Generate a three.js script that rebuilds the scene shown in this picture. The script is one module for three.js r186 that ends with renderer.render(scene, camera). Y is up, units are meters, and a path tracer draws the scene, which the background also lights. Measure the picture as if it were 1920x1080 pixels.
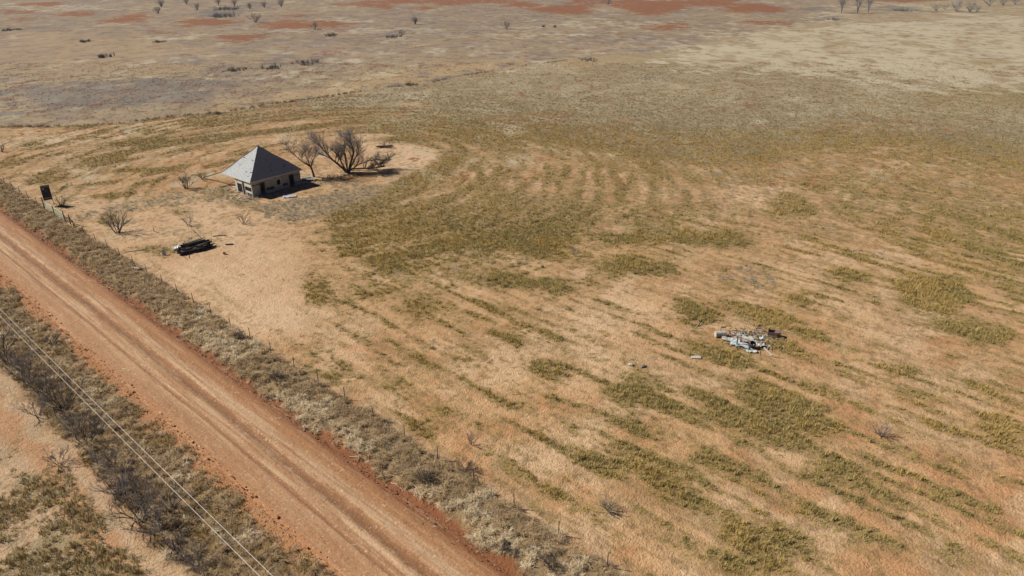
import * as THREE from 'three';
import { mergeGeometries } from 'three/addons/utils/BufferGeometryUtils.js';

// ---------------------------------------------------------------- camera, sky, sun, exposure
const scene = new THREE.Scene();
const CAM_H = 38, PITCH = 25.673 * Math.PI / 180, FOCAL = 1321;          // focal length in pixels of a 1920 x 1080 frame
const camera = new THREE.PerspectiveCamera(44.4676, 16 / 9, 1, 12000);
camera.position.set(0, CAM_H, 0);
camera.rotation.set(-PITCH, 0, 0);
scene.add(camera);

const SUN = new THREE.Vector3(-0.749, 0.643, -0.159).normalize();
const renderer = new THREE.WebGLRenderer({ antialias: true });
renderer.toneMapping = THREE.LinearToneMapping;
renderer.toneMappingExposure = 1.15;
renderer.shadowMap.enabled = true;
{
  const W = 256, H = 128, d = new Float32Array(W * H * 4);              // a clear winter sky: deep blue above, paler towards the horizon
  for (let j = 0; j < H; j++) {
    const up = Math.sin(((j + 0.5) / H - 0.5) * Math.PI), k = Math.pow(1 - Math.max(0, up), 4);
    for (let i = 0; i < W; i++) {
      const o = (j * W + i) * 4;
      d[o] = 0.095 + 0.42 * k; d[o + 1] = 0.2 + 0.44 * k; d[o + 2] = 0.52 + 0.36 * k; d[o + 3] = 1;
    }
  }
  const t = new THREE.DataTexture(d, W, H, THREE.RGBAFormat, THREE.FloatType);
  t.mapping = THREE.EquirectangularReflectionMapping; t.magFilter = THREE.LinearFilter; t.needsUpdate = true;
  scene.background = t; scene.environment = t;
  scene.backgroundIntensity = 0.105; scene.environmentIntensity = 0.105;
}
const sun = new THREE.DirectionalLight(new THREE.Color(1, 0.945, 0.85), 5);
sun.name = 'sun';
sun.position.copy(SUN).multiplyScalar(300).add(new THREE.Vector3(0, 0, -120));
sun.target.position.set(0, 0, -120);
sun.castShadow = true;
Object.assign(sun.shadow.camera, { left: -200, right: 200, top: 200, bottom: -200, near: 1, far: 800 });
sun.shadow.mapSize.set(4096, 4096);
scene.add(sun, sun.target);
scene.fog = new THREE.FogExp2(new THREE.Color(0.62, 0.74, 1.0), 0.00009);

// ---------------------------------------------------------------- helpers
const V = (x, y, z) => new THREE.Vector3(x, y, z);
function RNG(seed) { let a = seed | 0; return () => { a = (a + 0x6d2b79f5) | 0; let t = Math.imul(a ^ (a >>> 15), 1 | a); t = (t + Math.imul(t ^ (t >>> 7), 61 | t)) ^ t; return ((t ^ (t >>> 14)) >>> 0) / 4294967296; }; }
const clamp = (x, a = 0, b = 1) => (x < a ? a : x > b ? b : x), lerp = (a, b, t) => a + (b - a) * t;
const sstep = (a, b, x) => { const t = clamp((x - a) / (b - a)); return t * t * (3 - 2 * t); };
const sinP = Math.sin(PITCH), cosP = Math.cos(PITCH);
// survey of the photograph: the spot on level ground (or at height h) that a pixel of the 1920 x 1080 photograph shows
function at(px, py, h = 0) {
  const u = px - 960, v = 540 - py, ry = -sinP * FOCAL + cosP * v, rz = -cosP * FOCAL - sinP * v, t = (h - CAM_H) / ry;
  return V(u * t, h, rz * t);
}
function pixelOf(x, y, z) { const dy = y - CAM_H, dep = -dy * sinP - z * cosP; return [960 + FOCAL * x / dep, 540 - FOCAL * (dy * cosP - z * sinP) / dep, dep]; }
const O = V(-48.767, 0, -68.163), DX = 0.745476, DZ = 0.666532;         // the road: origin on its ditch-side edge, direction
const roadT = (x, z) => (x - O.x) * DZ - (z - O.z) * DX;                // metres across, growing towards the house field
const roadS = (x, z) => -((x - O.x) * DX + (z - O.z) * DZ);             // metres along, growing away
const roadAt = (t, s, y = 0) => V(O.x + t * DZ - s * DX, y, O.z - t * DX - s * DZ);

const taken = {};
function numbered(n) { const k = taken[n] = (taken[n] ?? -1) + 1; return k ? `${n}_${String(k).padStart(3, '0')}` : n; }
function shade(o) { o.traverse((m) => { if (m.isMesh) { m.castShadow = true; m.receiveShadow = true; } }); return o; }
function thing(name, label, category, pos = V(0, 0, 0), turn = 0, group) {
  const o = new THREE.Group(); o.name = numbered(name); o.position.copy(pos); o.rotation.y = turn; o.userData = { label, category };
  if (group) o.userData.group = group;
  scene.add(o); return o;
}
function part(name, geo, mat, parent) { const m = new THREE.Mesh(geo, mat); m.name = name; m.castShadow = m.receiveShadow = true; parent.add(m); return m; }
function single(name, geo, mat, label, category, pos, group) { const m = part(numbered(name), geo, mat, scene); if (pos) m.position.copy(pos); m.userData = { label, category }; if (group) m.userData.group = group; return m; }
function box(w, h, d, x = 0, y = 0, z = 0, rx = 0, ry = 0, rz = 0) { const g = new THREE.BoxGeometry(w, h, d); if (rx || ry || rz) g.applyMatrix4(new THREE.Matrix4().makeRotationFromEuler(new THREE.Euler(rx, ry, rz))); g.translate(x, y, z); return g; }
function beam(a, b, w, h) { const d = b.clone().sub(a), L = d.length(), g = new THREE.BoxGeometry(w, h, L); const q = new THREE.Quaternion().setFromUnitVectors(V(0, 0, 1), d.normalize()); g.applyQuaternion(q); const m = a.clone().add(b).multiplyScalar(0.5); g.translate(m.x, m.y, m.z); return g; }
function rod(a, b, r0, r1 = r0, sides = 8) { const d = b.clone().sub(a), L = d.length(), g = new THREE.CylinderGeometry(r1, r0, L, sides); g.applyQuaternion(new THREE.Quaternion().setFromUnitVectors(V(0, 1, 0), d.normalize())); const m = a.clone().add(b).multiplyScalar(0.5); g.translate(m.x, m.y, m.z); return g; }

// ---------------------------------------------------------------- noise
const NS = 1024;
function noiseTile(seed, freq, oct, gain = 0.5) {
  const r = RNG(seed), out = new Float32Array(NS * NS); let f = freq, a = 1;
  for (let o = 0; o < oct && f <= NS / 2; o++, f *= 2, a *= gain) {
    const g = new Float32Array(f * f).map(() => r() * 2 - 1), st = f / NS;
    for (let j = 0; j < NS; j++) {
      const y = j * st, j0 = Math.floor(y), ty = y - j0, wy = ty * ty * (3 - 2 * ty), r0 = (j0 % f) * f, r1 = ((j0 + 1) % f) * f;
      for (let i = 0; i < NS; i++) {
        const x = i * st, i0 = Math.floor(x), tx = x - i0, wx = tx * tx * (3 - 2 * tx), a0 = i0 % f, a1 = (i0 + 1) % f;
        out[j * NS + i] += a * lerp(lerp(g[r0 + a0], g[r0 + a1], wx), lerp(g[r1 + a0], g[r1 + a1], wx), wy);
      }
    }
  }
  let m = 0, v = 0; for (const x of out) m += x; m /= out.length; for (const x of out) v += (x - m) ** 2; v = Math.sqrt(v / out.length);
  for (let i = 0; i < out.length; i++) out[i] = clamp(0.5 + (out[i] - m) / v * 0.2, 0, 1);
  return out;
}
const T1 = noiseTile(11, 64, 4, 0.62), T2 = noiseTile(29, 64, 4, 0.62), T3 = noiseTile(53, 256, 2, 0.8), T4 = noiseTile(71, 32, 4, 0.5);
function nz(T, x, z, per) { per *= T === T3 ? 4 : 8;                                              // per: eight (T3: sixty-four) times the size of the coarsest blotches, metres
  let u = x / per * NS, v = z / per * NS; const i = Math.floor(u), j = Math.floor(v); u -= i; v -= j;
  const a = i & 1023, b = (i + 1) & 1023, c = (j & 1023) * NS, d = ((j + 1) & 1023) * NS;
  return (T[c + a] * (1 - u) + T[c + b] * u) * (1 - v) + (T[d + a] * (1 - u) + T[d + b] * u) * v;
}

// ---------------------------------------------------------------- ground cover survey: where weeds, dry grass, bare sand lie
class Cover {                                                            // a map of one kind of cover, metres on the ground
  constructor(x0, z0, w, h, cell) { Object.assign(this, { x0, z0, cell, nx: Math.round(w / cell), nz: Math.round(h / cell) }); this.canvas = document.createElement('canvas'); this.canvas.width = this.nx; this.canvas.height = this.nz; this.c = this.canvas.getContext('2d'); this.c.fillStyle = '#000'; this.c.fillRect(0, 0, this.nx, this.nz); }
  fill(pts, a) {
    const c = this.c; c.fillStyle = `rgba(255,255,255,${a})`; c.beginPath();
    pts.forEach(([px, py], i) => { const p = at(px, py), x = (p.x - this.x0) / this.cell, y = (p.z - this.z0) / this.cell; i ? c.lineTo(x, y) : c.moveTo(x, y); });
    c.closePath(); c.fill(); return this;
  }
  patch(cx, cy, rx, ry, a = 0.8, tilt = 0.3) { const q = []; for (let i = 0; i < 18; i++) { const t = i / 18 * 6.2832, u = Math.cos(t) * rx, v = Math.sin(t) * ry, k = 1 + 0.18 * Math.sin(t * 3 + cx) + 0.1 * Math.sin(t * 5 + cy); q.push([cx + u * k, cy + v * k + u * tilt * ry / rx]); } return this.fill(q, a); }
  row(pts, w, a = 0.8) {                                                 // a row of plants along a line, w pixels thick
    const up = [], dn = []; pts.forEach(([x, y], i) => { const p = pts[Math.max(0, i - 1)], n = pts[Math.min(pts.length - 1, i + 1)], dx = n[0] - p[0], dy = n[1] - p[1], L = Math.hypot(dx, dy), k = (i === 0 || i === pts.length - 1 ? 0.6 : 1) * w * (y > 420 ? 0.85 : 0.55); up.push([x - dy / L * k, y + dx / L * k]); dn.push([x + dy / L * k, y - dx / L * k]); });
    return this.fill([...up, ...dn.reverse()], a);
  }
  done(blur) {
    const d = this.c.getImageData(0, 0, this.nx, this.nz).data, n = this.nx * this.nz; let a = new Float32Array(n);
    for (let i = 0; i < n; i++) a[i] = d[i * 4] / 255;
    const pass = (src, len, lines, step, jump) => { const out = new Float32Array(n), r = blur, k = 1 / (2 * r + 1); for (let l = 0; l < lines; l++) { const b = l * jump; let s = 0; for (let i = -r; i <= r; i++) s += src[b + clamp(i, 0, len - 1) * step]; for (let i = 0; i < len; i++) { out[b + i * step] = s * k; s += src[b + Math.min(len - 1, i + r + 1) * step] - src[b + Math.max(0, i - r) * step]; } } return out; };
    for (let p = 0; p < 2 && blur; p++) { a = pass(a, this.nx, this.nz, 1, this.nx); a = pass(a, this.nz, this.nx, this.nx, 1); }
    this.a = a; this.canvas = this.c = null; return this;
  }
  get(x, z) { const u = (x - this.x0) / this.cell - 0.5, v = (z - this.z0) / this.cell - 0.5, i = Math.floor(u), j = Math.floor(v); if (i < 0 || j < 0 || i >= this.nx - 1 || j >= this.nz - 1) return 0; const f = u - i, g = v - j, o = j * this.nx + i, a = this.a; return (a[o] * (1 - f) + a[o + 1] * f) * (1 - g) + (a[o + this.nx] * (1 - f) + a[o + this.nx + 1] * f) * g; }
}
const nearMap = () => new Cover(-150, -330, 300, 305, 0.2), farMap = () => new Cover(-620, -900, 1240, 800, 0.6);

const FIELD_EDGE = [[-200, 240], [0, 238], [100, 237], [250, 228], [330, 218], [410, 212], [500, 197], [600, 183], [720, 165], [800, 156], [880, 140], [960, 127], [1060, 113], [1180, 100], [1290, 87], [1380, 68], [1500, 48], [1640, 18], [1760, -5]];
const green = nearMap(), rows = nearMap();
// the closed stand of weeds at the back of the field
green.fill([[330, 240], [420, 236], [500, 228], [600, 224], [640, 230], [700, 238], [760, 238], [830, 248], [880, 256], [960, 262], [1020, 262], [1070, 276], [1120, 282], [1180, 290], [1260, 302], [1330, 312], [1400, 304], [1480, 284], [1600, 274], [1700, 268], [1800, 292], [1980, 330], [2050, 180], [1700, 130], [1300, 120], [1060, 113], [880, 140], [720, 165], [600, 183], [500, 197], [410, 212], [340, 224]], 0.6);
green.fill([[860, 272], [885, 300], [835, 340], [765, 375], [690, 402], [640, 424], [600, 442], [612, 405], [680, 372], [740, 342], [800, 308], [828, 284]], 0.75);
green.fill([[600, 452], [625, 425], [760, 380], [860, 345], [960, 318], [1012, 332], [1000, 368], [1080, 372], [1130, 390], [1120, 420], [1060, 440], [1090, 455], [1060, 478], [960, 470], [860, 480], [800, 500], [720, 510], [660, 490], [620, 472]], 0.45);
for (const [p, w, a] of [
  [[[640, 252], [700, 246], [760, 250], [840, 262], [872, 280], [862, 302], [820, 332], [760, 362], [700, 386], [640, 412]], 7, .5],
  [[[640, 243], [720, 238], [820, 246], [890, 264], [915, 288], [890, 312], [830, 350], [760, 386], [690, 414], [620, 446]], 8, .5],
  [[[655, 268], [720, 259], [790, 264], [836, 280], [834, 300]], 7, .5], [[[800, 244], [870, 258], [930, 275], [945, 300]], 6, .5],
  [[[942, 312], [925, 326], [900, 345], [860, 365]], 8, .7], [[[1066, 310], [1055, 328], [1040, 350]], 7, .7], [[[1104, 306], [1096, 325], [1086, 345]], 7, .6],
  [[[1186, 325], [1176, 350], [1158, 380]], 9, .8], [[[1226, 332], [1221, 350], [1214, 372]], 8, .8], [[[1010, 330], [985, 350], [950, 368]], 9, .6],
  [[[800, 352], [760, 368], [715, 390], [650, 420]], 10, .7], [[[880, 350], [840, 372], [790, 398], [720, 428]], 9, .7], [[[960, 370], [910, 398], [840, 430]], 10, .6], [[[1050, 385], [980, 415], [900, 450]], 9, .5],
  [[[630, 585], [675, 610]], 9, .6], [[[880, 560], [935, 587]], 8, .8], [[[847, 593], [885, 613]], 9, .7], [[[907, 620], [945, 634], [985, 650]], 9, .8], [[[1020, 620], [1055, 634], [1090, 647]], 6, .7],
  [[[1093, 527], [1143, 543]], 6, .6], [[[773, 663], [820, 687]], 9, .7], [[[1285, 725], [1330, 742], [1365, 760]], 11, .8], [[[1440, 725], [1500, 738]], 8, .8], [[[1495, 620], [1530, 628], [1556, 638]], 11, .8],
  [[[1124, 770], [1185, 800], [1245, 825]], 13, .8], [[[1282, 726], [1330, 742], [1372, 764]], 10, .7], [[[1300, 850], [1370, 878], [1450, 906]], 18, .7], [[[1440, 905], [1530, 955], [1605, 990], [1700, 1032]], 11, .85], [[[1610, 1000], [1700, 1030]], 20, .5],
  [[[1575, 900], [1670, 945], [1780, 988]], 10, .8], [[[1700, 892], [1800, 930], [1892, 968]], 10, .8], [[[1630, 865], [1700, 890]], 14, .8], [[[1730, 788], [1775, 804], [1890, 844]], 9, .6], [[[1838, 1008], [1920, 1052]], 12, .6], [[[1300, 730], [1370, 762]], 9, .7],
  [[[1500, 712], [1570, 735], [1640, 770]], 7, .5], [[[1800, 712], [1842, 730], [1915, 760]], 9, .6], [[[1640, 440], [1740, 482]], 8, .6], [[[1700, 420], [1830, 465], [1920, 500]], 9, .6], [[[1780, 400], [1920, 452]], 9, .6], [[[1580, 470], [1700, 515]], 8, .6],
  [[[1620, 500], [1720, 545]], 9, .5], [[[1500, 440], [1600, 480]], 7, .5], [[[1440, 600], [1500, 622]], 6, .5], [[[1380, 590], [1440, 604]], 8, .6], [[[1560, 640], [1640, 672]], 6, .4], [[[1560, 690], [1650, 725]], 7, .4], [[[1480, 800], [1560, 835]], 8, .5],
  [[[1180, 690], [1260, 720]], 7, .4], [[[1080, 700], [1150, 730]], 8, .4], [[[960, 690], [1010, 712]], 8, .5], [[[1020, 740], [1090, 770]], 8, .5], [[[1100, 560], [1180, 585]], 6, .4], [[[640, 640], [720, 676]], 7, .35], [[[700, 560], [760, 590]], 8, .5],
  // across the top left of the house lot
  [[[215, 320], [290, 318]], 8, .9], [[[262, 330], [305, 320], [352, 311]], 11, .9], [[[170, 369], [215, 368], [252, 362]], 12, .9], [[[255, 346], [315, 335]], 8, .7], [[[140, 311], [190, 304], [242, 296]], 13, .8],
  [[[150, 303], [230, 287], [300, 272], [420, 256], [470, 250], [560, 240], [640, 232]], 10, .75], [[[205, 272], [260, 267], [315, 260]], 12, .7], [[[138, 262], [185, 256]], 7, .8], [[[40, 281], [90, 275], [135, 267]], 7, .6], [[[80, 293], [130, 286]], 6, .6],
  [[[375, 316], [405, 309], [440, 300]], 8, .9], [[[0, 238], [100, 236], [250, 229], [330, 219], [420, 212]], 7, .6], [[[300, 345], [360, 332], [400, 322]], 6, .5], [[[250, 300], [330, 285], [400, 272]], 7, .5], [[[40, 330], [110, 322], [180, 312]], 7, .5], [[[120, 352], [200, 342], [260, 335]], 6, .5],
]) rows.row(p, w, Math.min(1, a * 1.25));
rows.done(2);
for (const q of [
  [1030, 537, 45, 14], [950, 525, 55, 16], [805, 572, 40, 18], [740, 505, 55, 22, .6], [770, 602, 25, 10], [675, 553, 28, 12], [592, 545, 30, 34, .9], [975, 613, 27, 10], [703, 628, 20, 10, .6], [597, 628, 12, 8, .6], [731, 715, 30, 18, .6], [898, 670, 30, 20, .7], [1033, 695, 50, 25, .8], [575, 675, 18, 18, .8], [615, 705, 26, 12, .8],
  [1195, 500, 72, 17, .9], [995, 440, 75, 15, .6], [1015, 470, 40, 14], [1190, 447, 90, 9], [1350, 450, 75, 13], [1293, 468, 15, 6], [1303, 582, 45, 30, .9], [1405, 578, 62, 10, .9], [1450, 602, 50, 16, .9], [1466, 645, 34, 18, .9], [1378, 537, 25, 7], [1355, 505, 18, 6], [1222, 630, 22, 18, .5], [1200, 735, 70, 28, .7], [1380, 722, 36, 14], [1450, 750, 50, 18, .9], [1313, 693, 22, 10, .5],
  [1788, 668, 26, 10, .95], [1645, 655, 26, 11, .9], [1700, 690, 34, 12, .9], [1870, 705, 16, 8, .9], [1705, 738, 29, 12, .95], [1742, 756, 26, 10, .8], [1860, 785, 32, 12, .8], [1880, 802, 52, 25, .9], [1495, 562, 31, 11, .95], [1503, 668, 17, 6, .8], [1460, 770, 72, 40, .8], [1905, 560, 30, 12], [1490, 385, 46, 22, .9], [1355, 445, 50, 14, .7], [1590, 515, 48, 14, .9], [1520, 350, 30, 10, .8],
  [1560, 880, 46, 28, .95], [1630, 860, 26, 12, .9], [1425, 903, 26, 13, .9], [1635, 925, 34, 18, .8], [1395, 1065, 58, 26, .95], [1770, 1062, 42, 18, .9], [1800, 1035, 32, 10, .6], [1790, 865, 36, 10, .7], [965, 756, 36, 16, .6], [1062, 803, 27, 17, .7], [1080, 835, 40, 12, .6], [1175, 825, 26, 12, .9], [1282, 800, 18, 8], [1330, 785, 28, 18, .8], [1330, 860, 46, 14, .8], [938, 896, 27, 12, .9], [1010, 925, 46, 18, .45], [1140, 955, 22, 14, .5], [870, 800, 34, 12, .4],
  [160, 237, 28, 5, .8], [194, 249, 12, 4], [57, 270, 15, 6], [75, 340, 26, 8, .8], [115, 333, 17, 6], [30, 303, 26, 8, .6], [280, 246, 16, 5], [315, 246, 16, 4], [445, 288, 18, 6], [342, 397, 22, 7, .9], [408, 362, 13, 9], [445, 383, 34, 7, .7], [215, 412, 42, 13, .7], [300, 470, 45, 10, .8], [375, 455, 42, 9, .7], [345, 435, 50, 9, .5], [140, 350, 12, 4], [760, 262, 50, 8, .6],
]) green.patch(q[0], q[1], q[2], q[3], q[4] ?? .8, q[1] < 330 ? -.2 : .35);
green.fill([[560, 232], [760, 250], [900, 275], [1040, 292], [1130, 318], [1240, 332], [1330, 350], [1450, 345], [1560, 330], [1700, 318], [1960, 372], [2000, 250], [1400, 240], [800, 225]], .42).fill([[900, 262], [1100, 285], [1250, 305], [1400, 315], [1600, 285], [1960, 340], [2000, 250], [900, 240]], .3);
for (const [p, a] of [
  [[[1680, 520], [1740, 512], [1810, 525], [1825, 560], [1800, 590], [1760, 592], [1700, 576], [1680, 550]], .95], [[[1760, 600], [1830, 595], [1900, 615], [1918, 636], [1880, 652], [1850, 650], [1790, 630], [1764, 615]], .95], [[[1288, 630], [1330, 638], [1400, 660], [1432, 680], [1400, 697], [1350, 682], [1295, 660]], .95],
  [[[1400, 725], [1480, 740], [1540, 770], [1582, 800], [1576, 825], [1540, 830], [1480, 846], [1400, 840], [1360, 810], [1310, 792], [1308, 770], [1380, 760]], .75], [[[1350, 980], [1400, 973], [1470, 968], [1522, 1000], [1532, 1040], [1500, 1056], [1430, 1045], [1358, 1042]], .95],
  [[[1060, 882], [1085, 860], [1110, 845], [1150, 838], [1180, 820], [1202, 830], [1212, 850], [1252, 868], [1272, 890], [1282, 910], [1322, 920], [1347, 950], [1341, 976], [1308, 976], [1280, 956], [1238, 940], [1222, 910], [1190, 892], [1150, 886], [1120, 880], [1080, 902]], .95],
  [[[1140, 728], [1170, 718], [1232, 735], [1272, 755], [1284, 776], [1240, 782], [1190, 766], [1148, 756]], .85], [[[760, 790], [800, 768], [832, 752], [847, 770], [832, 800], [820, 827], [790, 822], [758, 806]], .8], [[[1530, 330], [1700, 320], [1960, 372], [1960, 570], [1800, 520], [1700, 462], [1560, 402]], .5], [[[560, 600], [600, 640], [650, 690], [620, 700], [560, 650]], .3],
  [[[0, 250], [140, 246], [330, 232], [470, 232], [470, 262], [330, 300], [200, 330], [60, 345], [0, 340]], .22], [[[690, 400], [900, 350], [1050, 360], [1120, 420], [960, 470], [700, 500], [620, 470]], .3], [[[640, 470], [760, 430], [1000, 400], [1260, 400], [1300, 450], [1260, 520], [1080, 540], [880, 540], [700, 560], [640, 520]], .25], [[[700, 240], [900, 262], [1100, 290], [1300, 320], [1330, 400], [1180, 420], [1000, 330], [880, 320], [780, 270]], .3], [[[1120, 380], [1500, 380], [1640, 460], [1500, 480], [1200, 460]], .22],
]) green.fill(p, a);
green.done(5);

const grey = nearMap();                                                  // leafless grey weeds
grey.fill([[470, 388], [520, 378], [600, 364], [690, 350], [722, 346], [705, 370], [640, 397], [580, 412], [520, 417], [488, 402]], .85);
grey.fill([[120, 410], [200, 386], [290, 366], [380, 350], [430, 352], [420, 376], [330, 386], [230, 400], [140, 418]], .58);
for (const q of [[740, 508, 40, 14, .6], [990, 438, 60, 11, .6], [450, 376, 40, 8, .8], [420, 362, 22, 8, .6], [640, 345, 60, 9, .6], [880, 500, 40, 10, .5], [900, 420, 60, 12, .3], [1050, 400, 60, 12, .3], [1190, 500, 50, 10, .5], [1430, 600, 40, 12, .5], [1060, 800, 18, 10, .5], [1400, 520, 60, 20, .5], [1460, 770, 40, 18, .3], [590, 550, 20, 16, .3], [850, 470, 60, 8, .3], [1760, 560, 40, 14, .3], [1640, 480, 70, 16, .35], [1180, 870, 40, 10, .4], [1450, 1020, 40, 18, .3]]) grey.patch(...q);
grey.fill([[800, 200], [1200, 180], [1500, 200], [1920, 240], [1960, 320], [1700, 262], [1480, 276], [1330, 305], [1180, 286], [1060, 262], [900, 240]], .5);
grey.fill([[1240, 300], [1420, 300], [1500, 420], [1560, 520], [1420, 520], [1360, 460], [1280, 380]], .2);
grey.done(3);

const yard = nearMap();                                                  // the trodden lot round the house
yard.fill([[140, 418], [240, 400], [330, 386], [440, 372], [480, 392], [540, 425], [570, 460], [590, 560], [620, 640], [560, 640], [480, 600], [330, 520], [200, 450]], .9).fill([[640, 262], [720, 262], [800, 282], [832, 300], [790, 318], [720, 338], [690, 300]], .8).fill([[90, 395], [150, 380], [250, 372], [200, 395], [120, 415]], .7).done(8);
const sand = nearMap();                                                  // paler, wind-sorted sand
for (const [p, a] of [[[[0, 262], [250, 241], [340, 226], [390, 218], [330, 242], [200, 264], [60, 276], [0, 276]], .8], [[[640, 250], [700, 240], [820, 282], [832, 302], [790, 316], [720, 334], [690, 300]], .7], [[[200, 480], [330, 500], [420, 480], [500, 520], [560, 600], [520, 640], [430, 600], [330, 540], [240, 500]], .7], [[[1340, 320], [1480, 330], [1500, 360], [1400, 380], [1330, 350]], .5], [[[1400, 480], [1540, 500], [1700, 600], [1650, 640], [1500, 560]], .35], [[[1060, 560], [1280, 560], [1290, 700], [1100, 700]], .4], [[[1650, 760], [1900, 830], [1900, 860], [1700, 820]], .5]]) sand.fill(p, a);
sand.done(8);

const cream = farMap(), gold = farMap(), rust = farMap(), blue = farMap(), olive = farMap(), inside = farMap(), bunchZone = farMap();
bunchZone.fill([[330, 222], [420, 218], [640, 208], [900, 216], [1100, 236], [1260, 246], [1420, 240], [1600, 232], [1960, 275], [2300, 300], [2600, 100], [2600, -70], [1700, -70], [1400, -10], [1000, 60], [600, 135], [330, 180]], 1).done(6);   // bunch grass has taken over the back of the field
inside.fill([...FIELD_EDGE, [2600, -5], [2600, 900], [-200, 900]], 1).done(2);
for (const [p, a] of [[[[1230, 120], [1330, 90], [1480, 62], [1620, 45], [1920, 30], [2000, 120], [1920, 170], [1700, 165], [1500, 140], [1350, 135]], .75], [[[1500, 90], [1700, 100], [1760, 130], [1600, 130]], .5], [[[960, 115], [1060, 108], [1180, 96], [1100, 96], [980, 106]], .3], [[[470, 145], [620, 125], [640, 140], [500, 165]], .3], [[[620, 150], [760, 128], [800, 140], [640, 165]], .35], [[[0, 5], [200, 10], [260, 20], [60, 20]], .5], [[[1200, 70], [1500, 40], [1560, 10], [1920, 0], [1920, 40], [1500, 60], [1250, 100]], .35]]) cream.fill(p, a);
for (const q of [[600, 60, 120, 8, .4], [860, 60, 150, 10, .35], [660, 40, 60, 5, .4], [1100, 45, 160, 10, .35], [340, 70, 60, 5, .3], [300, 140, 60, 6, .3], [380, 148, 40, 5, .5], [560, 145, 60, 8, .4], [1130, 65, 40, 4, .5], [1340, 60, 50, 5, .5], [900, 95, 80, 6, .4], [700, 118, 60, 5, .4]]) cream.patch(...q, 0);
cream.done(3);
for (const [p, a] of [[[[330, 214], [440, 190], [600, 156], [760, 132], [980, 108], [1010, 116], [880, 136], [720, 162], [600, 180], [410, 210]], .8], [[[0, 60], [330, 70], [380, 130], [160, 150], [0, 140]], .45], [[[980, 120], [1180, 105], [1240, 110], [1100, 125], [1000, 135]], .5], [[[620, 150], [1000, 100], [1000, 90], [640, 125]], .4]]) gold.fill(p, a);
gold.done(4);
for (const q of [[450, 71, 42, 7], [385, 42, 58, 7], [540, 47, 48, 8], [618, 45, 36, 6], [250, 34, 28, 9], [212, 40, 22, 4], [145, 26, 36, 5], [80, 8, 42, 4], [32, 22, 36, 3], [45, 35, 18, 2.5], [720, 11, 20, 6], [845, 4, 52, 6], [980, 9, 32, 5], [1060, 18, 56, 9], [1222, 12, 72, 14], [797, 15, 18, 4], [1256, 50, 44, 7, .6], [1414, 16, 60, 9], [1435, 42, 44, 4, .7], [1700, -1, 90, 4], [555, 30, 30, 2.5, .7], [300, 60, 14, 2.5, .7], [665, 8, 40, 4, .7], [740, 3, 60, 4, .8], [645, 56, 10, 2], [930, 2, 40, 5, .7], [1120, 4, 60, 5, .6], [615, 100, 30, 4, .4], [1330, 5, 60, 7, .8]]) rust.patch(q[0], q[1], q[2], q[3], q[4] ?? .9, 0);
rust.done(1);
for (const [p, a] of [[[[0, 165], [200, 155], [380, 140], [420, 158], [400, 190], [200, 200], [0, 215]], .85], [[[600, 20], [1000, 20], [1100, 40], [900, 70], [640, 60]], .35], [[[440, 60], [700, 60], [700, 110], [440, 110]], .3], [[[1180, 60], [1300, 60], [1260, 100], [1140, 100]], .3]]) blue.fill(p, a);
for (const q of [[200, 182, 60, 10, .5], [70, 200, 60, 8, .4], [60, 54, 60, 4, .6], [425, 20, 50, 8, .8], [405, 28, 45, 5, .8], [490, 8, 40, 5, .6], [150, 17, 50, 5, .5], [1690, 18, 60, 6, .8], [1560, 36, 24, 4, .8], [1525, 18, 34, 5, .7], [1300, 22, 25, 3, .6], [1120, 3, 60, 5, .6], [1500, 110, 40, 5, .4], [1360, 120, 60, 8, .35], [1660, 92, 40, 5, .4], [1800, 145, 50, 5, .3], [1630, 106, 22, 2, .5], [1780, 45, 60, 5, .35], [460, 128, 120, 9, .4], [560, 117, 40, 5, .6], [1000, 112, 60, 3, .5], [750, 66, 40, 4, .6], [1840, 105, 50, 6, .4], [1270, 150, 60, 8, .4], [1200, 135, 50, 5, .3]]) blue.patch(...q, 0);
blue.done(3);
for (const [p, a] of [[[[1700, 175], [1760, 160], [1850, 168], [1980, 178], [1980, 215], [1780, 200]], .6], [[[1240, 165], [1340, 158], [1420, 168], [1300, 180]], .5], [[[0, 150], [200, 148], [400, 130], [360, 150], [0, 170]], .3], [[[1560, 180], [1700, 190], [1920, 230], [1920, 260], [1600, 230]], .3]]) olive.fill(p, a);
for (const q of [[1610, 95, 30, 4, .4], [1830, 122, 60, 5, .5], [1720, 112, 40, 4, .4], [300, 215, 90, 6, .5], [90, 225, 90, 7, .5]]) olive.patch(...q, 0);
olive.done(3);

// ---------------------------------------------------------------- heights and colours of the ground
const NB = { x0: -128, x1: 106, z0: -136, z1: -29 };                     // the part of the ground with modelled relief
const relief = (x, z) => sstep(NB.x0 + 1, NB.x0 + 8, x) * sstep(NB.x1 - 1, NB.x1 - 8, x) * sstep(NB.z0 + 1, NB.z0 + 10, z) * sstep(NB.z1 - 0.5, NB.z1 - 3, z);
function profile(t, s) {                                                 // cross-section of the road corridor
  const e = (nz(T1, s, t * 0.5, 23) - 0.5) * 0.9, te = t + e;
  let h = 0;
  if (t < 4) h = lerp(-0.16, -0.42, sstep(-0.4, -1.6, te)) * sstep(-7.4, -5.6, te) + 0.03 * sstep(-5, -7, te);
  else h = -0.16 + (-0.2) * sstep(6.9, 7.7, te) * sstep(8.6, 8.0, te) + 0.30 * sstep(7.9, 9.2, te) - 0.14 * sstep(9.6, 12.4, te);
  return h - 0.4 * sstep(-0.5, 0.1, t) * sstep(7.4, 6.9, t);              // the roadbed is cut into the ground
}
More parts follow.
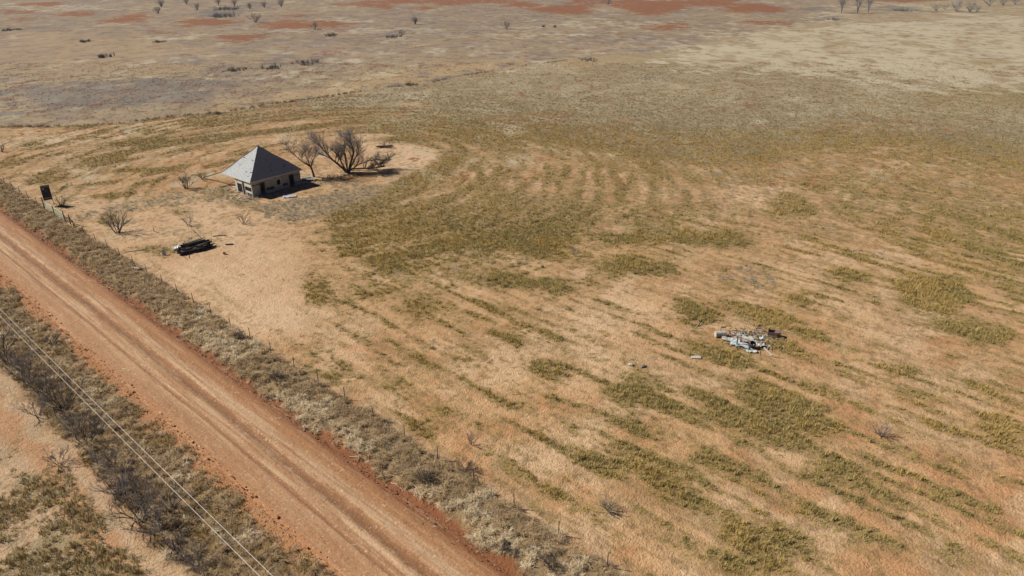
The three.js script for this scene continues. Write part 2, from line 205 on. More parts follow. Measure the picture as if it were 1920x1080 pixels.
function heightAt(x, z) {
  const w = relief(x, z); if (w <= 0) return 0;
  const t = roadT(x, z), s = roadS(x, z);
  let h = (nz(T2, x, z, 37) - 0.5) * 0.16 + (nz(T1, x, z, 9) - 0.5) * 0.05;
  const c = sstep(-9.5, -7, t) * sstep(13.5, 11, t);
  return w * (h * (1 - 0.7 * c) + c * profile(t, s));
}
const mixc = (o, r, g, b, k) => { o[0] += (r - o[0]) * k; o[1] += (g - o[1]) * k; o[2] += (b - o[2]) * k; };
function cover(map, x, z) { return map.get(x + (nz(T1, x, z, 12) - 0.5) * 1.1, z + (nz(T2, x, z, 12) - 0.5) * 1.2); }
// blotches drawn out along the old plough rows, which run with the road in the near part of the field
const TURN = at(610, 325), headland = (x, z) => sstep(-128, -88, z + (nz(T4, x, z, 150) - 0.5) * 60 + (x - 20) * 0.12);
function rowNoise(x, z, size) {
  const k = headland(x, z); let i = nz(T1, x + 40, z * 0.8, size);
  const dx = x - TURN.x, dz = z - TURN.z, q = Math.hypot(dx, dz), c = sstep(100, 70, q) * sstep(8, 16, q) * (1 - k); if (c > 0) i = lerp(i, nz(T2, q, Math.atan2(dz, dx) * 7 + 20, size * 1.25), c * 0.75);   // the tractor turned round the house lot
  return k <= 0 ? i : lerp(i, nz(T2, roadT(x, z), roadS(x, z) * 0.16 + 50, size * 0.8), k * 0.75);
}
// plough rows: thin lines of plants a few metres apart, broken along their length
function rowLines(x, z) {
  const k = headland(x, z); let v = 0;
  if (k > 0) { const t = roadT(x, z), s = roadS(x, z); if (t > 13) { const tt = t + (nz(T1, s * 0.3, t * 0.2, 30) - 0.5) * 1.2, P = 2.1, id = Math.floor(tt / P), d = (tt / P - id - 0.5) * P, on = nz(T2, s + id * 53, id * 19.7, 110); v = k * Math.exp(-((d / 0.5) ** 2)) * sstep(0.42, 0.62, on); } }
  if (k < 1) { const dx = x - TURN.x, dz = z - TURN.z, q = Math.hypot(dx, dz * 0.85), w = sstep(95, 60, q) * sstep(13, 20, q) * (1 - k); if (w > 0) { const qq = q + (nz(T1, x, z, 60) - 0.5) * 2.4, P = 3.1, id = Math.floor(qq / P), d = (qq / P - id - 0.5) * P, on = nz(T2, Math.atan2(dz, dx) * q + id * 53, id * 19.7, 110); v = Math.max(v, w * Math.exp(-((d / 0.7) ** 2)) * sstep(0.38, 0.62, on)); } }
  return v;
}
function weedAt(x, z) {
  const g0 = cover(green, x, z), rr = rows.get(x + (nz(T1, x, z, 12) - 0.5) * 0.5, z + (nz(T2, x, z, 12) - 0.5) * 0.5), yd = yard.get(x, z), g = 1 - (1 - g0) * (1 - 0.9 * rr), f = roadT(x, z) > 13 ? 0.12 : 0; if (g + f < 0.02) return 0;
  return sstep(0.08, 1.0, g * 0.95 + f + 0.55 * rowLines(x, z) * (1 - g * 0.6) + (rowNoise(x, z, 10) - 0.5) * (1.0 - 0.2 * g) + (nz(T1, x + 140, z, 4) - 0.5) * 0.45) * (1 - 0.85 * yd * (1 - g));
}
function greyAt(x, z) { const g = cover(grey, x, z); if (g < 0.02) return 0; return sstep(0.3, 0.8, g + (nz(T2, x, z + 31, 8) - 0.5) * 0.9); }
function groundColor(x, z, o) {
  const t = roadT(x, z), s = roadS(x, z);
  const big = nz(T4, x, z, 190), med = nz(T1, x, z, 31), fin = nz(T3, x, z, 6.5), fin2 = nz(T2, x + 9, z, 5);
  // red-brown sandy soil
  o[0] = 0.495; o[1] = 0.302; o[2] = 0.152;
  mixc(o, 0.45, 0.225, 0.1, sstep(0.4, 0.66, big * 0.5 + med * 0.5) * 0.8);
  mixc(o, 0.595, 0.41, 0.25, sstep(0.48, 0.75, nz(T2, x, z, 47)) * 0.6);
  const sn = z > -325 ? cover(sand, x, z) : 0; if (sn > 0) mixc(o, 0.635, 0.455, 0.285, sn * 0.8);
  const litter = sstep(0.36, 0.7, rowNoise(x + 77, z, 13) * 0.65 + fin2 * 0.35);                   // brown leaf litter and cropped stubble
  const yd = z > -325 ? yard.get(x, z) : 0; mixc(o, 0.27, 0.17, 0.075, litter * (0.42 - 0.2 * sn) * (1 - 0.75 * yd)); mixc(o, 0.58, 0.395, 0.25, yd * 0.5);
  if (z > -200) { const k = 0.78 + fin * 0.44; o[0] *= k; o[1] *= k; o[2] *= k; mixc(o, 0.19, 0.115, 0.05, sstep(0.58, 0.8, fin2 * 0.75 + nz(T3, x + 3, z, 19) * 0.25) * (0.5 - 0.36 * yd)); mixc(o, 0.235, 0.15, 0.06, sstep(0.5, 0.72, rowNoise(x + 300, z, 6)) * sstep(0.35, 0.65, nz(T4, x, z + 70, 45)) * (0.5 - 0.4 * yd)); }
  if (z > -325) {
    const g = weedAt(x, z), gr = greyAt(x, z);
    mixc(o, 0.19, 0.13, 0.05, g * 0.8);
    mixc(o, 0.27, 0.215, 0.135, gr * 0.65);
  }
  const inF = inside.get(x, z), far = z < -95 ? 1 : 0;
  if (far) {
    const a = nz(T1, x, z * 0.6, 60), b = nz(T2, x, z * 0.5, 130), c = nz(T3, x, z, 40);
    const m1 = nz(T1, x, z * 0.7 + 300, 22), m2 = nz(T2, x + 130, z * 0.7, 48), m3 = nz(T1, x + 60, z, 9);
    const out = z < -110 && t > 14 && inF + (m1 - 0.5) * 0.4 < 0.5 ? 1 : 0;
    if (out > 0) {                                                       // the rough pasture beyond the field
      const q = [0.295, 0.212, 0.13];
      mixc(q, 0.225, 0.17, 0.132, sstep(0.4, 0.72, a)); mixc(q, 0.36, 0.27, 0.165, sstep(0.5, 0.8, b) * 0.6); mixc(q, 0.175, 0.135, 0.095, sstep(0.56, 0.8, c) * 0.7); mixc(q, 0.27, 0.185, 0.145, sstep(0.55, 0.8, nz(T2, x + 200, z, 90)) * 0.5); mixc(q, 0.36, 0.28, 0.16, sstep(0.52, 0.75, nz(T1, x * 0.5, z, 22)) * 0.4); mixc(q, 0.15, 0.118, 0.085, sstep(0.52, 0.8, m1) * 0.52); mixc(q, 0.39, 0.3, 0.19, sstep(0.55, 0.8, m2) * 0.35); mixc(q, 0.17, 0.13, 0.09, sstep(0.6, 0.85, m3) * 0.35);
      mixc(o, q[0], q[1], q[2], out);
    } else {                                              // the back of the field turns from weeds to pale bunch grass
      const k = sstep(0.25, 0.8, bunchZone.get(x + (a - 0.5) * 40, z + (b - 0.5) * 60) + (m1 - 0.5) * 0.5); if (k > 0) { mixc(o, 0.30, 0.245, 0.155, k * 0.4); mixc(o, 0.2, 0.16, 0.095, k * sstep(0.5, 0.8, m1) * 0.45); mixc(o, 0.36, 0.3, 0.19, k * sstep(0.55, 0.8, m2) * 0.55); mixc(o, 0.2, 0.15, 0.085, k * sstep(0.58, 0.85, m3) * 0.5); } mixc(o, 0.29, 0.225, 0.125, k * (0.55 + 0.3 * a)); mixc(o, 0.37, 0.305, 0.195, k * sstep(0.5, 0.8, b) * 0.6); mixc(o, 0.19, 0.14, 0.07, sstep(0.52, 0.78, c) * 0.55); mixc(o, 0.4, 0.33, 0.22, sstep(0.55, 0.75, nz(T1, x * 0.6 + 90, z, 18)) * k * 0.5);
    }
    if (z < -120) {
      const wx = x + (a - 0.5) * 24, wz = z + (nz(T2, x, z, 60) - 0.5) * 30;
      const cr = cream.get(wx, wz), go = gold.get(wx, wz), bl = blue.get(wx, wz), ol = olive.get(wx, wz), ru = rust.get(x + (c - 0.5) * 14 + (a - 0.5) * 10, z + (nz(T1, x + 50, z, 30) - 0.5) * 22);
      mixc(o, 0.41, 0.285, 0.145, sstep(0.2, 0.75, go + (c - 0.5) * 0.5) * 0.65);
      mixc(o, 0.50, 0.43, 0.305, sstep(0.15, 1.0, cr + (a - 0.5) * 0.7 + (c - 0.5) * 0.5 + (b - 0.5) * 0.5 - (m1 - 0.45) * 0.7 + (m2 - 0.5) * 0.7) * 0.8);
      mixc(o, 0.13, 0.118, 0.112, sstep(0.2, 0.85, bl + (c - 0.5) * 0.8 + (a - 0.5) * 0.4) * 0.62);
      mixc(o, 0.29, 0.215, 0.09, sstep(0.2, 0.7, ol + (c - 0.5) * 0.4) * 0.6);
      mixc(o, 0.225, 0.07, 0.016, sstep(0.2, 0.65, ru + (c - 0.5) * 0.6 + (m1 - 0.5) * 1.0) * 0.85);
    }
  }
  // road corridor
  if (t > -45 && t < 14) {
    const e = (nz(T1, s, t, 21) - 0.5) * 1.6;
    const vr = sstep(7.6, 8.3, t + e) * sstep(12.6, 11.6, t + e * 0.7), vl = sstep(-0.3, -1.3, t + e) * sstep(-8.2, -6.6, t + e);
    mixc(o, 0.23, 0.16, 0.082, vr * 0.88); mixc(o, 0.19, 0.13, 0.068, vl * 0.9);
    const redR = sstep(5.6, 6.4, t) * sstep(8.7, 7.8, t + e * 0.6); mixc(o, 0.2, 0.07, 0.026, redR * 0.92);
    const redL = sstep(-2.4, -0.9, t + e) * sstep(0.6, -0.2, t); mixc(o, 0.38, 0.17, 0.07, redL * 0.8);
    if (t < -6.5) {                                                      // the ground beyond the ditch
      const w = sstep(-6.8, -8.6, t + e), k = sstep(0.4, 0.6, nz(T1, x, z + 60, 26) * 0.7 + fin2 * 0.3), near = sstep(-18, -30, s);
      const q = [0.455, 0.305, 0.185]; mixc(q, 0.29, 0.22, 0.125, k * (0.35 + 0.5 * near)); mixc(q, 0.40, 0.2, 0.09, sstep(-11.5, -10, t + e) * sstep(-8.5, -9.5, t + e) * 0.7);
      const f = 0.72 + fin * 0.55; mixc(o, q[0] * f, q[1] * f, q[2] * f, w);
    }
  }
  return o;
}

// ---------------------------------------------------------------- ground: one sheet, finer towards the viewer
function colorTexture(x0, x1, z0, z1, W, H, fn = groundColor) {
  const d = new Uint8Array(W * H * 4), o = [0, 0, 0], s8 = (v) => 255 * (v <= 0.0031308 ? 12.92 * v : 1.055 * Math.pow(v, 1 / 2.4) - 0.055);
  const lut = new Uint8Array(4096); for (let i = 0; i < 4096; i++) lut[i] = Math.round(clamp(s8(i / 4095), 0, 255));
  for (let j = 0; j < H; j++) { const z = z1 + (z0 - z1) * (j + 0.5) / H; for (let i = 0; i < W; i++) { fn(x0 + (x1 - x0) * (i + 0.5) / W, z, o); const q = (j * W + i) * 4; d[q] = lut[clamp(o[0] * 4095, 0, 4095) | 0]; d[q + 1] = lut[clamp(o[1] * 4095, 0, 4095) | 0]; d[q + 2] = lut[clamp(o[2] * 4095, 0, 4095) | 0]; d[q + 3] = 255; } }
  const t = new THREE.DataTexture(d, W, H); t.colorSpace = THREE.SRGBColorSpace; t.magFilter = THREE.LinearFilter; t.minFilter = THREE.LinearMipmapLinearFilter; t.wrapS = t.wrapT = THREE.ClampToEdgeWrapping; t.needsUpdate = true; return t;
}
function bumpTexture() {
  const N = 1024, d = new Uint8Array(N * N * 4);
  for (let j = 0; j < N; j++) for (let i = 0; i < N; i++) { const x = i / N * 24, z = j / N * 24, v = nz(T3, x, z, 6) * 0.5 + nz(T2, x, z, 3) * 0.5; const q = (j * N + i) * 4; d[q] = d[q + 1] = d[q + 2] = clamp(v * 255, 0, 255); d[q + 3] = 255; }
  const t = new THREE.DataTexture(d, N, N); t.magFilter = THREE.LinearFilter; t.wrapS = t.wrapT = THREE.RepeatWrapping; t.channel = 1; t.needsUpdate = true; return t;
}
const BUMP = bumpTexture();
const FAR_X = 5000, FAR_Z = -7000, BACK_Z = 900;
const TILES = [
  { r: [-128, -11, -136, -29], px: [2048, 2048], step: 0.45, bump: 0.1 }, { r: [-11, 106, -136, -29], px: [2048, 2048], step: 0.45, bump: 0.1 },
  { r: [-245, 245, -336, -136], px: [2048, 1024], step: 6, bump: 0.09 }, { r: [-520, 520, -840, -336], px: [2048, 1024], step: 20, bump: 0.12 },
];
const REST = [[-FAR_X, FAR_X, FAR_Z, -840], [-FAR_X, -520, -840, -336], [520, FAR_X, -840, -336], [-FAR_X, -245, -336, -136], [245, FAR_X, -336, -136], [-FAR_X, -128, -136, -29], [106, FAR_X, -136, -29], [-FAR_X, FAR_X, -29, BACK_Z]];
{
  const pos = [], uv = [], uv1 = [], idx = [], groups = [], mats = [];
  const grid = (r, nx, nzz, uvr) => { const b = pos.length / 3; for (let j = 0; j <= nzz; j++) for (let i = 0; i <= nx; i++) { const x = lerp(r[0], r[1], i / nx), z = lerp(r[2], r[3], j / nzz); pos.push(x, heightAt(x, z), z); uv.push((x - uvr[0]) / (uvr[1] - uvr[0]), (uvr[3] - z) / (uvr[3] - uvr[2])); uv1.push(x / 24, z / 24); } for (let j = 0; j < nzz; j++) for (let i = 0; i < nx; i++) { const a = b + j * (nx + 1) + i, c = a + nx + 1; idx.push(a, c, a + 1, a + 1, c, c + 1); } };
  for (const T of TILES) {
    const start = idx.length; grid(T.r, Math.round((T.r[1] - T.r[0]) / T.step), Math.round((T.r[3] - T.r[2]) / T.step), T.r);
    groups.push([start, idx.length - start, mats.length]);
    const m = new THREE.MeshStandardMaterial({ map: colorTexture(...T.r, ...T.px), roughness: 1, metalness: 0, bumpMap: BUMP, bumpScale: T.bump }); m.name = 'soil'; mats.push(m);
  }
  const start = idx.length; const R = [-2500, 2500, -3200, 900]; for (const r of REST) grid(r, 2, 2, R); groups.push([start, idx.length - start, mats.length]);
  mats.push(new THREE.MeshStandardMaterial({ map: colorTexture(...R, 1024, 1024), roughness: 1 }));
  const g = new THREE.BufferGeometry(); g.setAttribute('position', new THREE.Float32BufferAttribute(pos, 3)); g.setAttribute('uv', new THREE.Float32BufferAttribute(uv, 2)); g.setAttribute('uv1', new THREE.Float32BufferAttribute(uv1, 2)); g.setIndex(idx); for (const q of groups) g.addGroup(...q); g.computeVertexNormals();
  const m = new THREE.Mesh(g, mats); m.name = 'ground'; m.receiveShadow = m.castShadow = true; m.userData = { label: 'sandy red field and rough pasture running to the horizon', category: 'ground', kind: 'structure' }; scene.add(m);
}

// ---------------------------------------------------------------- road: graded red dirt with tyre ruts
{
  const S0 = -95, S1 = 330, A = -0.75, B = 7.55;
  const line = (t, c, w) => Math.exp(-(((t - c) / w) ** 2));
  const rutC = (s) => 3.82 + (nz(T4, s, 3, 300) - 0.5) * 0.5 + (nz(T1, s, 7, 60) - 0.5) * 0.12, grvC = (s) => 2.05 + (nz(T4, s, 9, 260) - 0.5) * 0.35 + (nz(T1, s, 1, 50) - 0.5) * 0.1, crestC = (s) => 6.3 + (nz(T4, s, 5, 200) - 0.5) * 0.3;
  const hRoad = (t, s) => { const rc = rutC(s), gc = grvC(s); return -0.1 + 0.10 * (1 - ((t - 3.6) / 4) ** 2) - 0.12 * line(t, rc, 0.42) + 0.05 * (line(t, rc - 0.75, 0.2) + line(t, rc + 0.75, 0.22)) - 0.06 * line(t, gc, 0.16) + 0.03 * line(t, gc + 0.3, 0.14) + 0.045 * line(t, crestC(s), 0.22) - 0.12 * sstep(6.6, 7.5, t) - 0.12 * sstep(0.2, -0.7, t) + (nz(T3, t, s, 9) - 0.5) * 0.05 + (nz(T2, t * 2, s, 6) - 0.5) * 0.04 + (nz(T1, t * 1.5, s * 0.4, 6) - 0.5) * 0.02; };
  const ts = []; for (let t = A; t <= B + 1e-6; t += 0.1) ts.push(t);
  const ss = []; for (let s = S0; s < S1; s += s < 75 ? 0.3 : 6) ss.push(s); ss.push(S1);
  const pos = [], uv = [], uv1 = [], idx = [];
  for (const s of ss) for (const t of ts) { const p = roadAt(t, s), w = relief(p.x, p.z); pos.push(p.x, lerp(0.02, hRoad(t, s) - 0.05, w), p.z); uv.push((t - A) / (B - A), (s - S0) / 170); uv1.push(t / 12, s / 12); }
  const n = ts.length; for (let j = 0; j < ss.length - 1; j++) for (let i = 0; i < n - 1; i++) { const a = j * n + i, c = a + n; idx.push(a, a + 1, c, a + 1, c + 1, c); }
  const g = new THREE.BufferGeometry(); g.setAttribute('position', new THREE.Float32BufferAttribute(pos, 3)); g.setAttribute('uv', new THREE.Float32BufferAttribute(uv, 2)); g.setAttribute('uv1', new THREE.Float32BufferAttribute(uv1, 2)); g.setIndex(idx); g.computeVertexNormals();
  const roadColor = (t, s, o) => {
    s = -s; const L = nz(T1, t * 3, s * 0.12, 12), f = nz(T3, t, s, 7), m = nz(T2, t * 2, s * 0.5, 17), rc = rutC(s), gc = grvC(s);
    o[0] = 0.385; o[1] = 0.21; o[2] = 0.105;
    mixc(o, 0.53, 0.355, 0.215, sstep(0.9, 2.4, t) * sstep(5.9, 5.0, t) * sstep(0.3, 0.62, L * 0.6 + m * 0.4) * 0.75);   // dry, driven-on strips
    
    mixc(o, 0.33, 0.15, 0.058, sstep(5.2, 5.9, t) * 0.6); mixc(o, 0.22, 0.08, 0.03, sstep(6.5, 7.1, t + (f - 0.5) * 0.8) * 0.85);
    mixc(o, 0.255, 0.122, 0.055, sstep(0.3, 0.72, line(t, rc, 0.5) * (0.7 + 0.5 * L) + (nz(T3, t, s, 5) - 0.5) * 0.6 + (nz(T2, t, s, 9) - 0.5) * 0.4) * 0.95);                                          // damp soil in the ruts, with part of their shade painted in
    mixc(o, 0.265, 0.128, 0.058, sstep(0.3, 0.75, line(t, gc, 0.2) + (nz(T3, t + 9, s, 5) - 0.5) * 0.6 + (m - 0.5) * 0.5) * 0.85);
    { const c2 = 3.2 + 1.5 * Math.sin(s / 27 + 1) + 0.5 * Math.sin(s / 11), c3 = 4.4 + 1.2 * Math.sin(s / 34 + 4); for (const c of [c2, c2 + 1.6, c3, c3 - 1.6]) mixc(o, 0.3, 0.145, 0.066, sstep(0.4, 0.9, line(t, c, 0.14) + (nz(T3, t, s, 6) - 0.5) * 0.7) * 0.4); }   // fainter tracks that wander across
    
    mixc(o, 0.3, 0.13, 0.055, sstep(0.62, 0.85, nz(T3, t, s, 3.2)) * 0.3 * (line(t, rc - 1.0, 0.3) + line(t, rc + 1.2, 0.25)));                          // tread marks
    mixc(o, 0.40, 0.18, 0.078, sstep(0.5, -0.5, t) * 0.7); mixc(o, 0.35, 0.16, 0.075, sstep(0.6, 0.85, m) * 0.35);
    mixc(o, 0.27, 0.125, 0.055, sstep(0.58, 0.85, nz(T2, t * 6, s * 0.25, 12)) * 0.22); mixc(o, 0.56, 0.38, 0.24, sstep(0.6, 0.85, nz(T1, t * 5 + 50, s * 0.3, 12)) * 0.22); mixc(o, 0.62, 0.46, 0.33, sstep(0.83, 0.9, nz(T3, t, s, 11)) * 0.6); mixc(o, 0.2, 0.09, 0.04, sstep(0.8, 0.88, nz(T3, t + 40, s, 9)) * 0.5);
    const k = 0.74 + f * 0.36 + L * 0.14; o[0] *= k; o[1] *= k; o[2] *= k; return o;
  };
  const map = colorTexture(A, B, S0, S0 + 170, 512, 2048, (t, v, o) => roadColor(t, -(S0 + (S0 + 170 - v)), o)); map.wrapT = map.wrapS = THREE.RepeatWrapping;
  const b2 = BUMP.clone(); b2.channel = 1; b2.needsUpdate = true;
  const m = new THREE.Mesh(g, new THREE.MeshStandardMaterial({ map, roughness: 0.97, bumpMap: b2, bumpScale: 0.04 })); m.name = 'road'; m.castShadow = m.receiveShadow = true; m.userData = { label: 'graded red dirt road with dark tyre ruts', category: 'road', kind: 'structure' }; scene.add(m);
}

// ---------------------------------------------------------------- low plants: tufts scattered where the survey has them
function tuftGeo(seed, { n, len, wid, spread, lift, bend = 0, base = 0.06, seg = 1, upn = 0.5 }) {
  const r = RNG(seed), p = [], nn = [];
  const tri = (a, b, c) => { const m = b.clone().sub(a).cross(c.clone().sub(a)).normalize(); if (m.y < 0) m.negate(); m.lerp(V(0, 1, 0), upn).normalize(); for (const v of [a, b, c]) { p.push(v.x, v.y, v.z); nn.push(m.x, m.y, m.z); } };
  for (let i = 0; i < n; i++) {
    const az = r() * 6.283, el = lift[0] + (lift[1] - lift[0]) * r(), L = len[0] + (len[1] - len[0]) * r(), w = wid * (0.6 + 0.8 * r()), oz = r() * 6.283, orr = base * Math.sqrt(r()) + spread * r() * 0.5;
    const o = V(Math.cos(oz) * orr, 0.0, Math.sin(oz) * orr), d = V(Math.cos(az) * Math.cos(el), Math.sin(el), Math.sin(az) * Math.cos(el)), s = V(-Math.sin(az), 0.3 * (r() - 0.5), Math.cos(az)).multiplyScalar(w / 2);
    if (seg === 1) { tri(o.clone().sub(s), o.clone().add(s), o.clone().addScaledVector(d, L)); continue; }
    const m = o.clone().addScaledVector(d, L * 0.55), e = m.clone().addScaledVector(V(d.x + bend * Math.cos(az), d.y - bend, d.z + bend * Math.sin(az)).normalize(), L * 0.5);
    tri(o.clone().sub(s), o.clone().add(s), m.clone().add(s)); tri(o.clone().sub(s), m.clone().add(s), m.clone().sub(s)); tri(m.clone().sub(s), m.clone().add(s), e);
  }
  const g = new THREE.BufferGeometry(); g.setAttribute('position', new THREE.Float32BufferAttribute(p, 3)); g.setAttribute('normal', new THREE.Float32BufferAttribute(nn, 3)); return g;
}
const PLANT = new THREE.MeshStandardMaterial({ color: 0xffffff, roughness: 1, side: THREE.DoubleSide }); PLANT.name = 'dry_plant';
class Scatter {
  constructor(name, geos, label, category) { Object.assign(this, { name, geos, label, category }); this.m = geos.map(() => []); this.c = geos.map(() => []); }
  add(r, x, z, s, sy, col, y = heightAt(x, z)) { const k = Math.floor(r() * this.geos.length), a = r() * 6.283, c = Math.cos(a) * s, n = Math.sin(a) * s; this.m[k].push(c, 0, -n, 0, 0, sy, 0, 0, n, 0, c, 0, x, y - 0.015, z, 1); this.c[k].push(col[0], col[1], col[2]); }
  build(mat = PLANT) {
    this.geos.forEach((g, k) => { const n = this.m[k].length / 16; if (!n) return; const I = new THREE.InstancedMesh(g, mat, n); I.instanceMatrix.array.set(this.m[k]); I.instanceColor = new THREE.InstancedBufferAttribute(new Float32Array(this.c[k]), 3); I.name = numbered(this.name); I.castShadow = I.receiveShadow = true; I.userData = { label: this.label, category: this.category, kind: 'stuff' }; scene.add(I); });
    this.m = this.c = null;
  }
}
const tint = (r, a, b, v = 0.25) => { const k = r(), j = 1 - v / 2 + v * r(); return [lerp(a[0], b[0], k) * j, lerp(a[1], b[1], k) * j, lerp(a[2], b[2], k) * j]; };
// visit jittered spots of the ground in view, cells of the given size
function spots(seed, yTop, yBot, cell, fn) {
  const r = RNG(seed), z0 = at(960, yTop).z, z1 = at(960, yBot).z;
  for (let z = z0; z < z1; z += cell) { const half = 0.742 * (-z * cosP + CAM_H * sinP) + 5; for (let x = -half; x < half; x += cell) fn(r, x + (r() - 0.5) * cell, z + (r() - 0.5) * cell); }
}
const weedGeos = [1, 2, 3].map((k) => tuftGeo(100 + k, { n: 46, len: [0.1, 0.27], wid: 0.035, spread: 0.26, lift: [0.25, 1.5], base: 0.1 }));
const strawGeos = [1, 2, 3].map((k) => tuftGeo(200 + k, { n: 30, len: [0.35, 0.7], wid: 0.022, spread: 0.14, lift: [0.5, 1.5], bend: 0.9, base: 0.08, seg: 2 }));
const stubGeos = [1, 2, 3].map((k) => tuftGeo(300 + k, { n: 14, len: [0.05, 0.15], wid: 0.022, spread: 0.13, lift: [0.1, 1.3], base: 0.05 }));
const twigGeos = [1, 2, 3].map((k) => tuftGeo(400 + k, { n: 40, len: [0.2, 0.46], wid: 0.013, spread: 0.2, lift: [0.5, 1.5], base: 0.08 }));
const bunchGeos = [1, 2, 3].map((k) => tuftGeo(500 + k, { n: 30, len: [0.25, 0.6], wid: 0.07, spread: 0.5, lift: [0.4, 1.5], base: 0.2, upn: 0.9 }));

const weeds = new Scatter('olive_weeds', weedGeos, 'low olive green weeds growing in patches and rows on red sand', 'weeds');
const greyWeeds = new Scatter('grey_weeds', twigGeos, 'leafless grey weed stalks among the olive weeds', 'weeds');
const stubble = new Scatter('dry_stubble', stubGeos, 'tiny brown tufts of dry stubble dotted over bare sand', 'stubble');
const straw = new Scatter('straw_grass', strawGeos, 'matted straw coloured grass on the roadside verges', 'grass');
const bunch = new Scatter('pasture_grass', bunchGeos, 'tufted dry grass covering the far pasture', 'grass');
const W_A = [0.455, 0.33, 0.105], W_B = [0.37, 0.28, 0.095], W_C = [0.5, 0.355, 0.135], G_A = [0.42, 0.35, 0.255], G_B = [0.29, 0.235, 0.165];
const inCorridor = (x, z) => { const t = roadT(x, z); return t > -7.6 && t < 11.9; };
const weedTint = (r, x, z) => { const k = nz(T4, x, z, 40) + (nz(T1, x + 20, z, 16) - 0.5) * 0.8, c = tint(r, W_A, r() < clamp(k * 1.6 - 0.3) ? W_C : W_B, 0.35); if (k < 0.42) { c[0] *= 0.96; c[2] *= 1.12; } const bz = bunchZone.get(x, z) * 0.7; if (bz > 0) mixc(c, 0.42, 0.35, 0.225, bz); return c; };
const nearShare = (z) => sstep(at(960, 372).z, at(960, 470).z, z);       // the close scattering takes over from the coarse one gradually
// near field
spots(5, 372, 1130, 0.28, (r, x, z) => {
  if (inCorridor(x, z) || r() > nearShare(z)) return; const t = roadT(x, z), w = t > 0 ? weedAt(x, z) : sstep(0.36, 0.8, nz(T1, x, z + 60, 20) * 0.6 + nz(T2, x, z, 6) * 0.25 + 0.3 * sstep(-18, -30, roadS(x, z))) * sstep(-8, -9.5, t), u = r();
  if (u < w * 0.82) { const s = 0.4 + 0.7 * r() + 0.3 * w; weeds.add(r, x, z, s, s * (0.5 + 0.8 * r()) * (0.4 + 1.25 * w * w), t > 0 ? weedTint(r, x, z) : tint(r, [0.45, 0.34, 0.16], r() < 0.4 ? [0.5, 0.42, 0.28] : [0.38, 0.27, 0.1], 0.3)); }
  else if (u < greyAt(x, z) * 0.6) { const s = 0.7 + 0.6 * r(); greyWeeds.add(r, x, z, s, s, tint(r, G_A, G_B)); }
  else { const l = (0.02 + 0.3 * sstep(0.42, 0.72, rowNoise(x + 77, z, 13) * 0.5 + nz(T2, x + 9, z, 5) * 0.5)) * (1 - 0.8 * yard.get(x, z)) + (t < 0 ? 0.08 : 0); if (r() < l) { const s = 0.45 + 1.2 * r() * r() * r(); stubble.add(r, x, z, s, s * (0.6 + 0.8 * r()), tint(r, [0.34, 0.235, 0.09], [0.19, 0.13, 0.055], 0.4)); } }
});
// middle distance, thinning out with the distance
spots(6, 175, 470, 0.5, (r, x, z) => {
  if (inCorridor(x, z) || inside.get(x, z) < 0.5 || r() < nearShare(z)) return; const fade = sstep(-235, -140, z); if (r() > 0.25 + 0.75 * fade) return; const w = weedAt(x, z), g = greyAt(x, z), u = r(), y = z < -138 ? 0 : undefined;
  if (u < w * 0.85) { const s = 0.7 + 0.9 * r(); if (r() < g * 0.5) greyWeeds.add(r, x, z, s, s, tint(r, G_A, G_B), y); else weeds.add(r, x, z, s, s * (0.5 + 0.7 * r()) * (0.4 + 0.95 * w * w), weedTint(r, x, z), y); }
  else if (u < g * 0.7) { const s = 0.9 + 0.6 * r(); greyWeeds.add(r, x, z, s, s, tint(r, G_A, G_B), y); }
  else if (r() < 0.2 * (1 - 0.7 * yard.get(x, z))) { const s = 0.7 + 0.9 * r(); stubble.add(r, x, z, s, s * 0.8, tint(r, [0.36, 0.25, 0.11], [0.2, 0.14, 0.06], 0.4), y); }
});
// back of the field and the pasture
spots(7, 118, 330, 0.85, (r, x, z) => {
  if (inCorridor(x, z)) return; const i = inside.get(x, z), w = i > 0.5 ? Math.max(weedAt(x, z), 0.3) * sstep(-130, -185, z) : 0.3 + 0.5 * sstep(0.45, 0.7, nz(T1, x, z * 0.7 + 300, 22)); if (r() > w * 0.8 * sstep(-330, -250, z)) return;
  const o = groundColor(x, z, [0, 0, 0]), s = 0.4 + 0.5 * r(), k = 0.8 + 0.6 * r(); bunch.add(r, x, z, s, s * (0.4 + 0.5 * r()), [o[0] * k, o[1] * k, o[2] * k * (0.9 + 0.25 * r())]);
});
